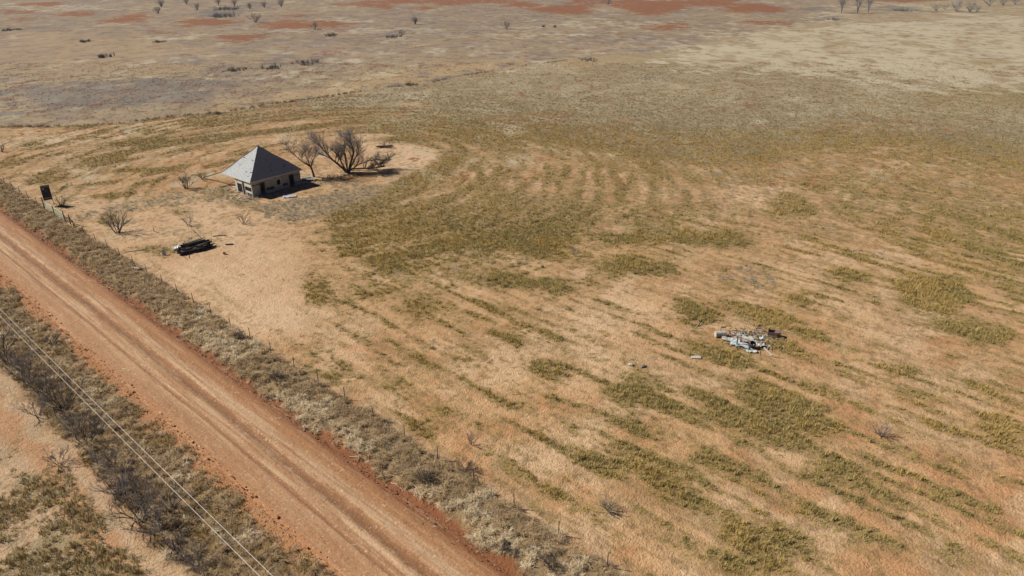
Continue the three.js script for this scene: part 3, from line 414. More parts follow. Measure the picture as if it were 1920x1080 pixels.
// verges
{
  const r = RNG(9), ST_A = [0.5, 0.36, 0.2], ST_B = [0.3, 0.2, 0.1], ST_C = [0.74, 0.62, 0.43];
  for (let s = -88; s < 110; s += 0.24) for (const [a, b, st] of [[7.3, 12.5, 0.24], [-7.4, -0.8, 0.26]]) for (let t0 = a; t0 < b; t0 += st) {
    const t = t0 + (r() - 0.5) * 0.3, ss = s + (r() - 0.5) * 0.3, e = (nz(T1, ss, t, 21) - 0.5) * 1.6; if (s > 55 && r() < 0.5) continue;
    const edge = a > 0 ? sstep(7.55, 8.4, t + e * 0.7) * sstep(12.7, 11.9, t + e * 0.6) : sstep(-0.7, -1.8, t + e) * sstep(-7.8, -6.8, t + e * 0.6);
    if (r() > edge * (0.25 + 0.7 * sstep(0.38, 0.6, nz(T2, ss + 60, t, 8)))) continue;
    const p = roadAt(t, ss), pale = a > 0 ? sstep(0.42, 0.62, nz(T2, ss, t, 30)) * sstep(2, -14, ss) : sstep(0.58, 0.8, nz(T2, ss, t, 18)) * 0.6, wet = nz(T1, ss + 30, t, 16), k = 0.6 + 0.7 * r();
    if (a > 0 && ss > -20 && wet > 0.52 && r() < 0.4) weeds.add(r, p.x, p.z, 1 + r() * 0.8, 1 + r() * 0.6, tint(r, [0.40, 0.265, 0.095], [0.46, 0.31, 0.14]));
    else if (a < 0 && wet > 0.48 && r() < 0.55) weeds.add(r, p.x, p.z, 0.9 + r() * 0.8, 0.9 + r() * 0.7, tint(r, [0.34, 0.22, 0.075], [0.4, 0.265, 0.105]));
    else if (r() < 0.22) greyWeeds.add(r, p.x, p.z, k + 0.3, k + 0.3, tint(r, [0.42, 0.33, 0.245], [0.26, 0.19, 0.14]));
    else straw.add(r, p.x, p.z, k, k * (0.5 + 0.9 * r()), r() < pale ? tint(r, ST_A, ST_C) : tint(r, ST_A, ST_B, 0.4));
  }
  // stray grass over the road's edges
  for (let i = 0; i < 1600; i++) { const s = -85 + 150 * r(), right = r() < 0.5, p = roadAt(right ? 7.0 + 1.1 * r() : -1.4 + 1.3 * r() * r(), s); stubble.add(r, p.x, p.z, 0.8 + r(), 0.6 + r(), tint(r, [0.5, 0.36, 0.2], [0.34, 0.22, 0.11])); }
}
{ // rank grass left standing along the field's far edge
  const r = RNG(14); for (let i = 1; i < 12; i++) { const a = at(...FIELD_EDGE[i]), b = at(...FIELD_EDGE[i + 1]), L = a.distanceTo(b); for (let d = 0; d < L; d += 0.45) { const f = d / L, x = lerp(a.x, b.x, f) + (r() - 0.5) * 1.6, z = lerp(a.z, b.z, f) + (r() - 0.5) * 1.6; if (nz(T1, x, z, 60) < 0.4 + 0.035 * Math.max(0, i - 6)) continue; const s = 1.2 + 1.3 * r(); (r() < 0.5 ? greyWeeds : weeds).add(r, x, z, s, s * 1.2, tint(r, [0.3, 0.235, 0.14], [0.2, 0.15, 0.09]), 0); } }
}
weeds.build(); greyWeeds.build(); stubble.build(); straw.build(); bunch.build();
{
  const r = RNG(12), g = new THREE.IcosahedronGeometry(0.1, 1), P = g.attributes.position; for (let i = 0; i < P.count; i++) { const k = 0.75 + 0.5 * nz(T1, P.getX(i) * 40 + 5, P.getZ(i) * 40 + P.getY(i) * 31, 9); P.setXYZ(i, P.getX(i) * k, P.getY(i) * k * 0.75, P.getZ(i) * k); } g.computeVertexNormals();
  const clods = new Scatter('dirt_clods', [g], 'crumbled dark red clods of earth along the road edges', 'earth');
  for (let i = 0; i < 9000; i++) { const right = r() < 0.68, s = -85 + 160 * r(), t = right ? 5.9 + 2.3 * Math.pow(r(), 0.7) : -1.6 + 1.6 * r(), p = roadAt(t, s), k = 0.25 + 1.0 * r() * r() * r(); clods.add(r, p.x, p.z, k, k, tint(r, [0.29, 0.115, 0.05], [0.2, 0.075, 0.032]), (t > -0.7 && t < 7.5 ? -0.2 + 0.06 * sstep(7.2, 6, t) : heightAt(p.x, p.z)) + 0.03); }
  for (let i = 0; i < 2600; i++) { const s = -85 + 150 * r(), t = 0.1 + 6.6 * r(), p = roadAt(t, s), k = 0.12 + 0.4 * r() * r() * r(); clods.add(r, p.x, p.z, k, k, tint(r, [0.5, 0.33, 0.2], [0.28, 0.13, 0.06]), -0.05); }
  clods.build(new THREE.MeshStandardMaterial({ color: 0xffffff, roughness: 1 }));
}

// ---------------------------------------------------------------- wood, metal, paint
function woodTexture(seed, base, dark, stain) {
  const N = 256, d = new Uint8Array(N * N * 4), r = RNG(seed), ox = r() * 90, lin = (v) => 255 * Math.pow(clamp(v), 1 / 2.2);
  for (let j = 0; j < N; j++) for (let i = 0; i < N; i++) { const g = nz(T1, i * 0.02 + ox, j * 0.3, 2.2), g2 = nz(T2, i * 0.05, j * 0.09 + ox, 5), k = clamp(g * 0.9 + (g2 - 0.5) * stain), q = (j * N + i) * 4; for (let c = 0; c < 3; c++) d[q + c] = lin(lerp(dark[c], base[c], k)); d[q + 3] = 255; }
  const t = new THREE.DataTexture(d, N, N); t.colorSpace = THREE.SRGBColorSpace; t.magFilter = THREE.LinearFilter; t.wrapS = t.wrapT = THREE.RepeatWrapping; t.needsUpdate = true; return t;
}
const std = (map, rough = 0.9, extra = {}) => new THREE.MeshStandardMaterial({ map, roughness: rough, ...extra });
const M = {
  siding: std(woodTexture(11, [0.62, 0.615, 0.59], [0.2, 0.196, 0.185], 1.5)), paint: std(woodTexture(1, [0.82, 0.81, 0.77], [0.5, 0.48, 0.44], 0.9)), bare: std(woodTexture(2, [0.30, 0.27, 0.235], [0.12, 0.105, 0.09], 1)), black: std(woodTexture(3, [0.075, 0.068, 0.06], [0.02, 0.018, 0.016], 1)),
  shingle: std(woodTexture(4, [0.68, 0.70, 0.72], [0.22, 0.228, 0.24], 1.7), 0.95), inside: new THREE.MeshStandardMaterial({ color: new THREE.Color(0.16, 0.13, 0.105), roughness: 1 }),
  bark: std(woodTexture(6, [0.13, 0.105, 0.085], [0.04, 0.033, 0.028], 1), 1), twig: new THREE.MeshStandardMaterial({ color: new THREE.Color(0.19, 0.172, 0.168), roughness: 1 }), greyTwig: new THREE.MeshStandardMaterial({ color: new THREE.Color(0.28, 0.255, 0.25), roughness: 1 }), darkTwig: new THREE.MeshStandardMaterial({ color: new THREE.Color(0.11, 0.095, 0.088), roughness: 1 }),
  galv: new THREE.MeshStandardMaterial({ color: new THREE.Color(0.62, 0.66, 0.68), roughness: 0.5, metalness: 0.25 }), white: std(woodTexture(7, [0.70, 0.69, 0.66], [0.3, 0.28, 0.25], 1.6), 0.6), rusty: std(woodTexture(8, [0.30, 0.19, 0.17], [0.10, 0.06, 0.055], 1.4), 0.85), charred: new THREE.MeshStandardMaterial({ color: new THREE.Color(0.03, 0.028, 0.028), roughness: 0.9 }),
  steel: new THREE.MeshStandardMaterial({ color: new THREE.Color(0.06, 0.05, 0.045), roughness: 0.8 }), gate: new THREE.MeshStandardMaterial({ color: new THREE.Color(0.56, 0.60, 0.46), roughness: 0.55 }), wire: new THREE.MeshStandardMaterial({ color: new THREE.Color(0.3, 0.28, 0.26), roughness: 0.6, metalness: 0.3 }), cable: new THREE.MeshStandardMaterial({ color: new THREE.Color(0.85, 0.84, 0.82), roughness: 0.45 }), pink: std(woodTexture(9, [0.55, 0.40, 0.34], [0.3, 0.2, 0.16], 1)), pale: std(woodTexture(10, [0.66, 0.58, 0.45], [0.36, 0.29, 0.2], 1)), stone: new THREE.MeshStandardMaterial({ color: new THREE.Color(0.5, 0.48, 0.46), roughness: 0.95 }),
};
const onGround = (p, up = 0) => { p.y = heightAt(p.x, p.z) + up; return p; };
const atG = (px, py, up = 0) => onGround(at(px, py), up);

// ---------------------------------------------------------------- the abandoned house
{
  const h = thing('abandoned_house', 'derelict white clapboard house with steep pyramid shingle roof', 'house', V(-44.17, 0, -121.06), 50.2 * Math.PI / 180);
  const sag = (x, z) => (nz(T1, x + 60, z, 22) - 0.62) * 0.2;            // the old rafters have settled unevenly
  const r = RNG(41), EX = 5.1, EZ = 4.55, EY = 2.72, TOP = 7.2, WX = 4.8, WZ = 4.25, WH = 2.72, zEnd = -0.7;
  // roof: four hips of lapped shingle courses over a deck
  const roof = part('roof', (() => { const g = new THREE.BufferGeometry(), a = V(-EX + 0.15, EY - 0.12, EZ - 0.15), b = V(EX - 0.15, EY - 0.12, EZ - 0.15), c = V(EX - 0.15, EY - 0.12, -EZ + 0.15), d = V(-EX + 0.15, EY - 0.12, -EZ + 0.15), t = V(0, TOP - 0.3, 0), p = []; for (const [u, v] of [[a, b], [b, c], [c, d], [d, a]]) for (const q of [u, v, t]) p.push(q.x, q.y, q.z); for (const q of [a, c, b, a, d, c]) p.push(q.x, q.y, q.z); g.setAttribute('position', new THREE.Float32BufferAttribute(p, 3)); g.setAttribute('uv', new THREE.Float32BufferAttribute(p.flatMap((_, i) => (i % 3 ? [] : [p[i], p[i + 2]])), 2)); g.computeVertexNormals(); return g; })(), M.bare, h);
  const facesOf = [[V(-EX, EY, EZ), V(EX, EY, EZ), 0], [V(EX, EY, EZ), V(EX, EY, -EZ), 0], [V(EX, EY, -EZ), V(-EX, EY, -EZ), 0], [V(-EX, EY, -EZ), V(-EX, EY, EZ), 1]];
  for (const [A, B, lit] of facesOf) {
    const apex = V(0, TOP, 0), mid = A.clone().add(B).multiplyScalar(0.5), up = apex.clone().sub(mid), slope = up.length(), n = B.clone().sub(A).cross(up).normalize(), rows = 32, geos = [];
    for (let k = 0; k < rows; k++) {
      const f0 = k / rows, f1 = Math.min(1, (k + 1.25) / rows), L = A.distanceTo(B) * (1 - f0), dir = B.clone().sub(A).normalize(); let x = 0;
      while (x < L - 0.02) {
        const w = Math.min(L - x, 0.22 + 0.4 * r()); if (r() < 0.022 && k > 1) { x += w; continue; }
        const jag = (r() - 0.5) * 0.045, p0 = A.clone().lerp(apex, f0).addScaledVector(dir, x).addScaledVector(up.clone().normalize(), jag), p1 = p0.clone().addScaledVector(dir, w - 0.012), sl = slope * (f1 - f0), inset = sl / slope * A.distanceTo(B) / 2 * 0;
        const u = up.clone().normalize().multiplyScalar(sl), lift = n.clone().multiplyScalar(0.018 + 0.008 * r()), lo = n.clone().multiplyScalar(0.012), q = new THREE.BufferGeometry(), a = p0.clone().add(lift), b = p1.clone().add(lift), c = p1.clone().add(u).add(lo), d = p0.clone().add(u).add(lo), a2 = p0.clone(), b2 = p1.clone();
        const Lc = A.distanceTo(B) * (1 - f1), cl = (v, f) => { const o = A.clone().lerp(apex, f), xx = v.clone().sub(o).dot(dir), lim = A.distanceTo(B) * (1 - f); v.addScaledVector(dir, clamp(xx, 0, lim) - xx); }; cl(c, f1); cl(d, f1);
        q.setAttribute('position', new THREE.Float32BufferAttribute([a, b, c, a, c, d, a2, b2, b, a2, b, a].flatMap((v) => [v.x, v.y, v.z]), 3)); const t0 = r() * 3, t1 = r() * 3; q.setAttribute('uv', new THREE.Float32BufferAttribute([0, 0, 0.3, 0, 0.3, 0.3, 0, 0, 0.3, 0.3, 0, 0.3, 0, 0, 0.1, 0, 0.1, 0.1, 0, 0, 0.1, 0.1, 0, 0.1].map((v, i) => v + (i % 2 ? t0 : t1)), 2)); q.computeVertexNormals(); geos.push(q); x += w;
      }
    }
    const sh = mergeGeometries(geos), SP = sh.attributes.position; for (let i = 0; i < SP.count; i++) SP.setY(i, SP.getY(i) + sag(SP.getX(i), SP.getZ(i))); sh.computeVertexNormals(); part('shingles', sh, M.shingle, roof).userData.kind = 'stuff';
  }
  for (const [x, z] of [[-EX, EZ], [EX, EZ], [EX, -EZ], [-EX, -EZ]]) { const caps = []; for (let k = 0; k < 22; k++) { const P = (f) => { const v = V(x, EY + 0.05, z).lerp(V(0, TOP + 0.05, 0), f); v.y += sag(v.x, v.z); return v; }; caps.push(beam(P(k / 22), P((k + 1.15) / 22), 0.12 + 0.05 * r(), 0.04)); } part('hip_cap', mergeGeometries(caps), M.shingle, roof); }
  part('fascia', mergeGeometries([box(EX * 2, 0.17, 0.05, 0, EY - 0.07, EZ + 0.012), box(EX * 2, 0.17, 0.05, 0, EY - 0.07, -EZ - 0.012), box(0.05, 0.17, EZ * 2 - 0.03, -EX - 0.012, EY - 0.07, 0), box(0.05, 0.17, EZ * 2 - 0.03, EX + 0.012, EY - 0.07, 0)]), M.paint, roof);
  // walls of lapped boards around the openings; a wall runs along u from a to b, openings [u0, u1, y0, y1]
  const wall = (a, b, openings, gap, name, mat = M.siding) => {
    const dir = b.clone().sub(a), L = dir.length(); dir.normalize(); const out = V(dir.z, 0, -dir.x).multiplyScalar(-1), geos = [], H = 0.17;
    for (let y = 0; y < WH - 0.02; y += H) {
      let cuts = [[0, L]]; for (const [u0, u1, y0, y1] of openings) if (y + H > y0 + 0.02 && y < y1 - 0.02) cuts = cuts.flatMap(([s, e]) => [[s, Math.min(e, u0)], [Math.max(s, u1), e]].filter(([p, q]) => q - p > 0.03));
      for (const [s, e] of cuts) { if (r() < gap) continue; let s2 = s, e2 = e; if (r() < gap * 2) e2 -= (e - s) * r() * 0.5; const m = a.clone().addScaledVector(dir, (s2 + e2) / 2), g = new THREE.BoxGeometry(e2 - s2, H + 0.015, 0.022), uv = g.attributes.uv, o = r() * 9; for (let i = 0; i < uv.count; i++) uv.setXY(i, uv.getX(i) * (e2 - s2) * 0.6 + o, uv.getY(i) * 0.25 + o); g.rotateX(-0.06); g.rotateY(Math.atan2(-dir.z, dir.x)); g.translate(m.x + out.x * 0.03, y + H / 2, m.z + out.z * 0.03); geos.push(g); }
    }
    const W = part(name, mergeGeometries(geos), mat, h);
    const studs = []; for (let u = 0.05; u < L; u += 0.42) { let y0 = 0; const hit = openings.find(([u0, u1, , , kind]) => u > u0 && u < u1 && kind !== 'studs'); if (hit) { if (hit[2] > 0.2) studs.push([u, 0, hit[2]]); if (hit[3] < WH - 0.1) studs.push([u, hit[3], WH]); } else studs.push([u, y0, WH]); }
    part('stud', mergeGeometries(studs.map(([u, y0, y1]) => { const m = a.clone().addScaledVector(dir, u); return box(0.05, y1 - y0 - 0.02, 0.05, m.x - out.x * 0.03, (y0 + y1) / 2, m.z - out.z * 0.03); })), M.bare, W).userData.kind = 'stuff';
    return { W, dir, out, a };
  };
  const frame = (q, u0, u1, y0, y1, name, mat) => { const p = (u, y, w, hh) => { const m = q.a.clone().addScaledVector(q.dir, u), g = new THREE.BoxGeometry(w, hh, 0.05); g.rotateY(Math.atan2(-q.dir.z, q.dir.x)); g.translate(m.x + q.out.x * 0.07, y, m.z + q.out.z * 0.07); return g; }; return part(name, mergeGeometries([p(u0 - 0.05, (y0 + y1) / 2, 0.1, y1 - y0), p(u1 + 0.05, (y0 + y1) / 2, 0.1, y1 - y0), p((u0 + u1) / 2, y1 + 0.05, u1 - u0 + 0.2, 0.1)]), mat, q.W); };
  const shadeW = wall(V(-WX, 0, WZ), V(WX, 0, WZ), [[1.55, 2.4, 0.1, 2.1], [4.75, 5.5, 1.0, 1.95], [7.3, 8.2, 0.1, 2.15], [2.7, 4.2, 0.62, 0.98, 'studs'], [5.9, 6.9, 0.6, 0.95, 'studs']], 0.03, 'front_wall');
  frame(shadeW, 1.55, 2.4, 0.1, 2.1, 'door_frame', M.bare); frame(shadeW, 7.3, 8.2, 0.1, 2.15, 'door_frame', M.bare); frame(shadeW, 4.75, 5.5, 1.0, 1.95, 'window_frame', M.paint); part('sill', box(0.95, 0.06, 0.12, 0.325, 0.97, WZ + 0.09), M.paint, shadeW.W);
  const litW = wall(V(-WX, 0, zEnd), V(-WX, 0, WZ), [[0.55, 1.95, 0.25, 1.7, 'studs'], [2.15, 2.75, 0.05, 2.15], [2.95, 4.8, 0.95, 1.55, 'studs'], [3.3, 4.85, 0.05, 0.5, 'studs']], 0.02, 'side_wall');
  frame(litW, 2.15, 2.75, 0.05, 2.15, 'door_frame', M.paint);
  for (const [z0, z1, y0, y1] of [[-0.65, -0.25, 0.1, 2.6], [-0.1, 1.3, 1.75, 2.6], [2.2, 4.2, 1.62, 2.35], [2.3, 4.15, 0.55, 0.9], [1.32, 1.42, 0.1, 2.5], [2.05, 2.15, 0.1, 2.5]]) part('white_panel', box(0.03, y1 - y0, z1 - z0, -WX - 0.075, (y0 + y1) / 2, (z0 + z1) / 2), M.paint, litW.W);
  part('corner_board', box(0.13, WH, 0.13, -WX - 0.03, WH / 2, zEnd - 0.02), M.paint, h); part('corner_board', box(0.1, WH, 0.1, -WX - 0.012, WH / 2, WZ + 0.012), M.paint, h);
  wall(V(WX, 0, WZ), V(WX, 0, -WZ), [], 0.01, 'side_wall'); wall(V(WX, 0, -WZ), V(-2.4, 0, -WZ), [], 0.01, 'rear_wall');
  wall(V(-2.4, 0, -WZ), V(-2.4, 0, zEnd), [], 0.02, 'porch_wall'); wall(V(-2.4, 0, zEnd), V(-WX, 0, zEnd), [], 0.05, 'porch_wall');
  part('floor', mergeGeometries([box(WX * 2 - 2.5, 0.1, WZ * 2 - 0.15, 1.2, 0.03, 0), box(2.3, 0.1, WZ - zEnd - 0.15, -WX + 1.2, 0.03, (WZ + zEnd) / 2)]), M.bare, h);
  part('ceiling', box(EX * 2 - 0.3, 0.06, EZ * 2 - 0.3, 0, WH - 0.04, 0), M.bare, h);
  part('partition', box(0.12, WH - 0.2, WZ * 2 - 0.3, -0.6, WH / 2, 0), M.inside, h); part('partition', box(4.2, WH - 0.2, 0.12, -2.75, WH / 2, 1.4), M.inside, h); part('partition', box(5.2, WH - 0.2, 0.12, 2.15, WH / 2, 0.5), M.inside, h);
}

// ---------------------------------------------------------------- bare wood: trees, shrubs, fallen limbs
class Tubes {
  constructor() { this.p = []; this.n = []; this.u = []; }
  add(a, ra, b, rb, sides) {
    const d = b.clone().sub(a).normalize(), s = Math.abs(d.y) < 0.9 ? V(0, 1, 0).cross(d).normalize() : V(1, 0, 0).cross(d).normalize(), t = d.clone().cross(s), L = a.distanceTo(b);
    for (let i = 0; i < sides; i++) { const q = [i, i + 1].map((k) => { const f = k / sides * 6.2832; return s.clone().multiplyScalar(Math.cos(f)).addScaledVector(t, Math.sin(f)); }), P = [[a, ra, q[0], 0], [a, ra, q[1], 0], [b, rb, q[1], 1], [b, rb, q[0], 1]]; for (const k of [0, 1, 2, 0, 2, 3]) { const [o, r, m, v] = P[k]; this.p.push(o.x + m.x * r, o.y + m.y * r, o.z + m.z * r); this.n.push(m.x, m.y, m.z); this.u.push((k % 2) * 0.3 + i * 0.3, v * L); } }
  }
  path(pts, r0, r1, sides) { for (let i = 0; i < pts.length - 1; i++) this.add(pts[i], lerp(r0, r1, i / (pts.length - 1)), pts[i + 1], lerp(r0, r1, (i + 1) / (pts.length - 1)), sides); }
  geo() { const g = new THREE.BufferGeometry(); g.setAttribute('position', new THREE.Float32BufferAttribute(this.p, 3)); g.setAttribute('normal', new THREE.Float32BufferAttribute(this.n, 3)); g.setAttribute('uv', new THREE.Float32BufferAttribute(this.u, 2)); return g; }
}
function bough(limbs, twigs, r, p, dir, len, rad, depth, o) {            // a limb that bends and forks
  const segs = depth > 1 ? 4 : 3; let q = p.clone(), d = dir.clone().normalize(), R = rad; const pts = [q.clone()], dirs = [];
  for (let i = 0; i < segs; i++) { d = d.clone().add(V((r() - 0.5) * o.wild, (r() - 0.5) * o.wild * 0.7 + o.rise, (r() - 0.5) * o.wild)).normalize(); q = q.clone().addScaledVector(d, len / segs); if (q.y < 0.05) q.y = 0.05; pts.push(q.clone()); dirs.push(d.clone()); }
  const T = depth > o.twigDepth ? limbs : twigs; T.path(pts, rad, rad * (depth ? 0.55 : 0.35), depth > 2 ? 7 : depth > 1 ? 5 : 3);
  if (depth <= 0) return;
  const n = o.kids + (r() < 0.5 ? 1 : 0);
  for (let k = 0; k < n; k++) { const f = 0.3 + 0.7 * (k + r()) / n, i = Math.min(segs - 1, Math.floor(f * segs)), b = pts[i].clone().lerp(pts[i + 1], clamp(f * segs - i)), a = r() * 6.283, side = V(Math.cos(a), (r() - 0.35) * 0.9, Math.sin(a)), nd = dirs[i].clone().addScaledVector(side, o.fork * (0.6 + 0.7 * r())); bough(limbs, twigs, r, b, nd, len * (0.5 + 0.25 * r()), Math.max(o.thin ?? 0.006, rad * (0.42 + 0.2 * r())), depth - 1, o); }
}
function tree(name, label, category, pos, stems, o, seed, group, mats = [M.bark, M.twig]) {
  const r = RNG(seed), limbs = new Tubes(), twigs = new Tubes();
  for (const s of stems) {
    const pts = s.pts.map((p) => V(...p)); limbs.path(pts, s.r0, s.r1, 7);
    for (let k = 0; k < s.n; k++) { const f = lerp(s.from ?? 0.35, 1, (k + 0.5) / s.n), L = pts.length - 1, i = Math.min(L - 1, Math.floor(f * L)), b = pts[i].clone().lerp(pts[i + 1], f * L - i), dd = pts[i + 1].clone().sub(pts[i]).normalize(), a = r() * 6.283; bough(limbs, twigs, r, b, dd.multiplyScalar(0.7).add(V(Math.cos(a) * o.fork, 0.35 + o.up, Math.sin(a) * o.fork)), s.len * (0.65 + 0.6 * r()), lerp(s.r0, s.r1, f) * 0.5, o.depth, o); }
  }
  const t = thing(name, label, category, pos, 0, group); part('trunk', limbs.geo(), mats[0], t); if (twigs.p.length) part('crown', twigs.geo(), mats[1], t); return t;
}
const OT = { wild: 0.5, rise: 0.06, fork: 0.75, kids: 3, twigDepth: 1, depth: 3, up: 0.2 };
tree('bare_tree', 'bare many-stemmed tree, larger of the two beside the house', 'tree', atG(652, 323), [
  { pts: [[-0.2, 0, 0], [-0.9, 1.0, 0.2], [-2.6, 2.6, 0.3], [-4.1, 4.4, 0.2], [-4.9, 5.4, 0.1]], r0: 0.26, r1: 0.07, n: 14, len: 2.12 }, { pts: [[-0.1, 0.2, 0.2], [-0.8, 1.9, 0.5], [-1.2, 3.3, 0.6], [-1.9, 4.1, 0.7]], r0: 0.17, r1: 0.09, n: 9, len: 1.88 },
  { pts: [[0.1, 0, 0], [0.6, 1.6, -0.2], [1.5, 3.9, -0.3], [1.2, 5.1, -0.4], [0.5, 6.4, -0.4]], r0: 0.27, r1: 0.04, n: 14, len: 2.12 }, { pts: [[0.2, 0.1, 0], [1.0, 0.8, 0.4], [2.4, 1.8, 0.8], [3.8, 2.3, 1.0]], r0: 0.15, r1: 0.05, n: 9, len: 1.62 },
  { pts: [[0.2, 0.3, -0.2], [1.3, 2.2, -0.7], [2.1, 3.6, -1.0], [2.6, 5.2, -1.1]], r0: 0.17, r1: 0.04, n: 11, len: 2.00 }, { pts: [[-0.1, 0.2, -0.3], [-0.4, 2.2, -0.8], [-0.5, 4.2, -1.1], [-0.3, 5.8, -1.2]], r0: 0.15, r1: 0.03, n: 11, len: 1.88 }, { pts: [[0, 0.3, 0.1], [0.2, 2.2, 0.5], [0.1, 4.0, 0.8]], r0: 0.12, r1: 0.03, n: 9, len: 1.75 },
], { ...OT, depth: 2, kids: 6, wild: 0.45, rise: 0.05, fork: 0.8, twigDepth: 0, thin: 0.011 }, 7, undefined, [M.bark, M.greyTwig]);
tree('bare_tree', 'bare single-trunk tree, smaller of the two, close to the house corner', 'tree', atG(589, 332), [
  { pts: [[0, 0, 0], [-0.15, 1.0, 0], [-0.4, 2.0, 0]], r0: 0.2, r1: 0.16, n: 2, len: 1.25, from: 0.8 }, { pts: [[-0.4, 1.9, 0], [-1.3, 2.6, 0.2], [-2.2, 3.4, 0.3], [-3.4, 4.5, 0.3], [-4.0, 5.8, 0.2]], r0: 0.12, r1: 0.025, n: 13, len: 1.88 }, { pts: [[-0.4, 1.9, 0], [-0.9, 3.0, -0.3], [-1.2, 4.3, -0.5]], r0: 0.11, r1: 0.03, n: 10, len: 1.88 }, { pts: [[-0.35, 1.9, 0], [0.05, 2.9, 0.3], [0.6, 3.8, 0.5], [1.0, 4.6, 0.4]], r0: 0.11, r1: 0.03, n: 11, len: 1.75 },
], { ...OT, depth: 2, kids: 6, wild: 0.5, fork: 0.9, twigDepth: 0, thin: 0.011 }, 19, undefined, [M.bark, M.greyTwig]);
{ // limbs broken off the big tree
  const r = RNG(31), o = { ...OT, wild: 0.6, rise: 0.03, fork: 0.9, kids: 4, twigDepth: 0, thin: 0.014 };
  const mk = (label, pos, stems, seed) => tree('fallen_limb', label, 'fallen limb', pos, stems, { ...o, depth: 2, up: 0.05 }, seed, undefined, [M.bark, M.darkTwig]);
  mk('broken tree limb lying in a tangle right of the large bare tree', atG(700, 318), [{ pts: [[-4.6, 0.3, 0.4], [-2, 0.35, 0.4], [0.5, 0.4, 0.2], [2.2, 0.7, 0]], r0: 0.19, r1: 0.08, n: 16, len: 1.5 }, { pts: [[-1.6, 0.3, 0], [-1.2, 1.5, -0.6], [0.8, 1.8, -0.8], [2.2, 1.6, -0.8], [3.6, 2.3, -0.9]], r0: 0.12, r1: 0.06, n: 16, len: 1.3 }, { pts: [[-0.6, 0.3, 0.5], [0.4, 1.0, 0], [1.8, 1.1, -0.5], [2.6, 1.3, -0.3]], r0: 0.09, r1: 0.04, n: 15, len: 1.3 }, { pts: [[-1.0, 0.2, 0.3], [0.6, 0.5, 0.5], [2.4, 0.6, 0.1]], r0: 0.08, r1: 0.03, n: 14, len: 1.1 }], 33);
  mk('dark dead branch on the ground at the smaller tree foot', atG(612, 338), [{ pts: [[-2.0, 0.2, 0.2], [-0.5, 0.18, 0.4], [1.6, 0.25, 0.2], [2.9, 0.35, 0]], r0: 0.12, r1: 0.05, n: 12, len: 0.9 }], 35);
}
{
  const t = thing('log_pile', 'short pile of dark dead logs on bare sand behind the large tree', 'log pile', atG(722, 276)); const r = RNG(37), T = new Tubes();
  for (let k = 0; k < 9; k++) { const y = 0.12 + (k > 5 ? 0.22 : 0), z = (r() - 0.5) * 1.4, L = 0.7 + r() * 1.1; part('log', (() => { const T2b = new Tubes(); T2b.path([V(-L + r() * 0.4, y, z), V(0, y + 0.05, z + (r() - 0.5) * 0.4), V(L, y + r() * 0.25, z + (r() - 0.5) * 0.9)], 0.13, 0.06, 8); return T2b.geo(); })(), M.bark, t); }
  const lm = new Tubes(), tw = new Tubes(); for (let k = 0; k < 16; k++) bough(lm, tw, r, V(3 * (r() - 0.5), 0.25, 0), V(r() - 0.5, 0.6, r() - 0.5), 0.9, 0.03, 1, OT); part('twigs', mergeGeometries([lm.geo(), tw.geo()].filter((g) => g.attributes.position.count)), M.darkTwig, t);
}
function shrub(name, label, category, pos, h, w, seed, o = {}) {
  const r = RNG(seed), L = new Tubes(), T = new Tubes(), n = o.stems ?? 7, op = { wild: 0.5, rise: 0.04, fork: 0.7, kids: o.kids ?? 3, twigDepth: 0, thin: o.thin ?? 0.01, ...o };
  for (let k = 0; k < n; k++) { const a = k / n * 6.283 + r(), e = 0.35 + r() * 0.65; bough(L, T, r, V(Math.cos(a) * 0.08 * h, 0, Math.sin(a) * 0.08 * h), V(Math.cos(a) * e * w / h * 0.8, 1, Math.sin(a) * e * w / h * 0.8), h * (0.6 + 0.3 * r()), (o.rad ?? 0.022) * h, o.depth ?? 2, op); }
  const t = thing(name, label, category, pos, 0, o.group); part('stem', L.geo(), o.mats?.[0] ?? M.darkTwig, t); part('twigs', T.geo(), o.mats?.[1] ?? M.twig, t); return t;
}
const G2 = [M.twig, M.greyTwig];
shrub('bare_shrub', 'tall leafless shrub between the gate and the timber wreck', 'shrub', atG(221, 437), 3.0, 3.4, 51, { stems: 8, kids: 4 });
shrub('bare_shrub', 'twiggy grey shrub on the drive, left of the house', 'shrub', atG(349, 354), 2.4, 3.0, 52, { stems: 9, kids: 4 });
shrub('bare_shrub', 'thin upright sapling shrub on bare sand below the house', 'shrub', atG(457, 421), 2.0, 1.8, 53, { stems: 5 });
shrub('bare_shrub', 'faint wispy shrub just above the timber wreck', 'shrub', atG(354, 422), 1.7, 1.8, 54, { stems: 6, mats: G2 });
shrub('bare_shrub', 'low leafless bush behind the black sign', 'shrub', atG(116, 388), 1.7, 1.8, 55, { stems: 8, mats: G2 });
shrub('bare_shrub', 'scrubby bush under the plank leaning from the eave', 'shrub', atG(380, 336), 1.4, 2.0, 56, { stems: 9 });
shrub('bare_shrub', 'dark dead weed clump by the roadside fence, lower middle', 'shrub', atG(1140, 958), 0.9, 1.2, 57, { stems: 14, mats: G2 });
shrub('bare_shrub', 'lone grey-green bush on the sandy lower right field', 'shrub', atG(1651, 818), 1.0, 1.2, 58, { stems: 14, mats: G2 });
shrub('bare_shrub', 'dry stalky weed standing on sand inside the roadside fence', 'shrub', atG(886, 836), 1.1, 0.7, 59, { stems: 5, mats: G2 });
shrub('bare_shrub', 'small dark bush at the left edge beyond the sign', 'shrub', atG(4, 285), 1.6, 1.8, 60, { stems: 9 });
shrub('bare_shrub', 'tall grey weed in the middle of the field', 'shrub', atG(1078, 480), 1.3, 1.0, 61, { stems: 6, mats: G2 });
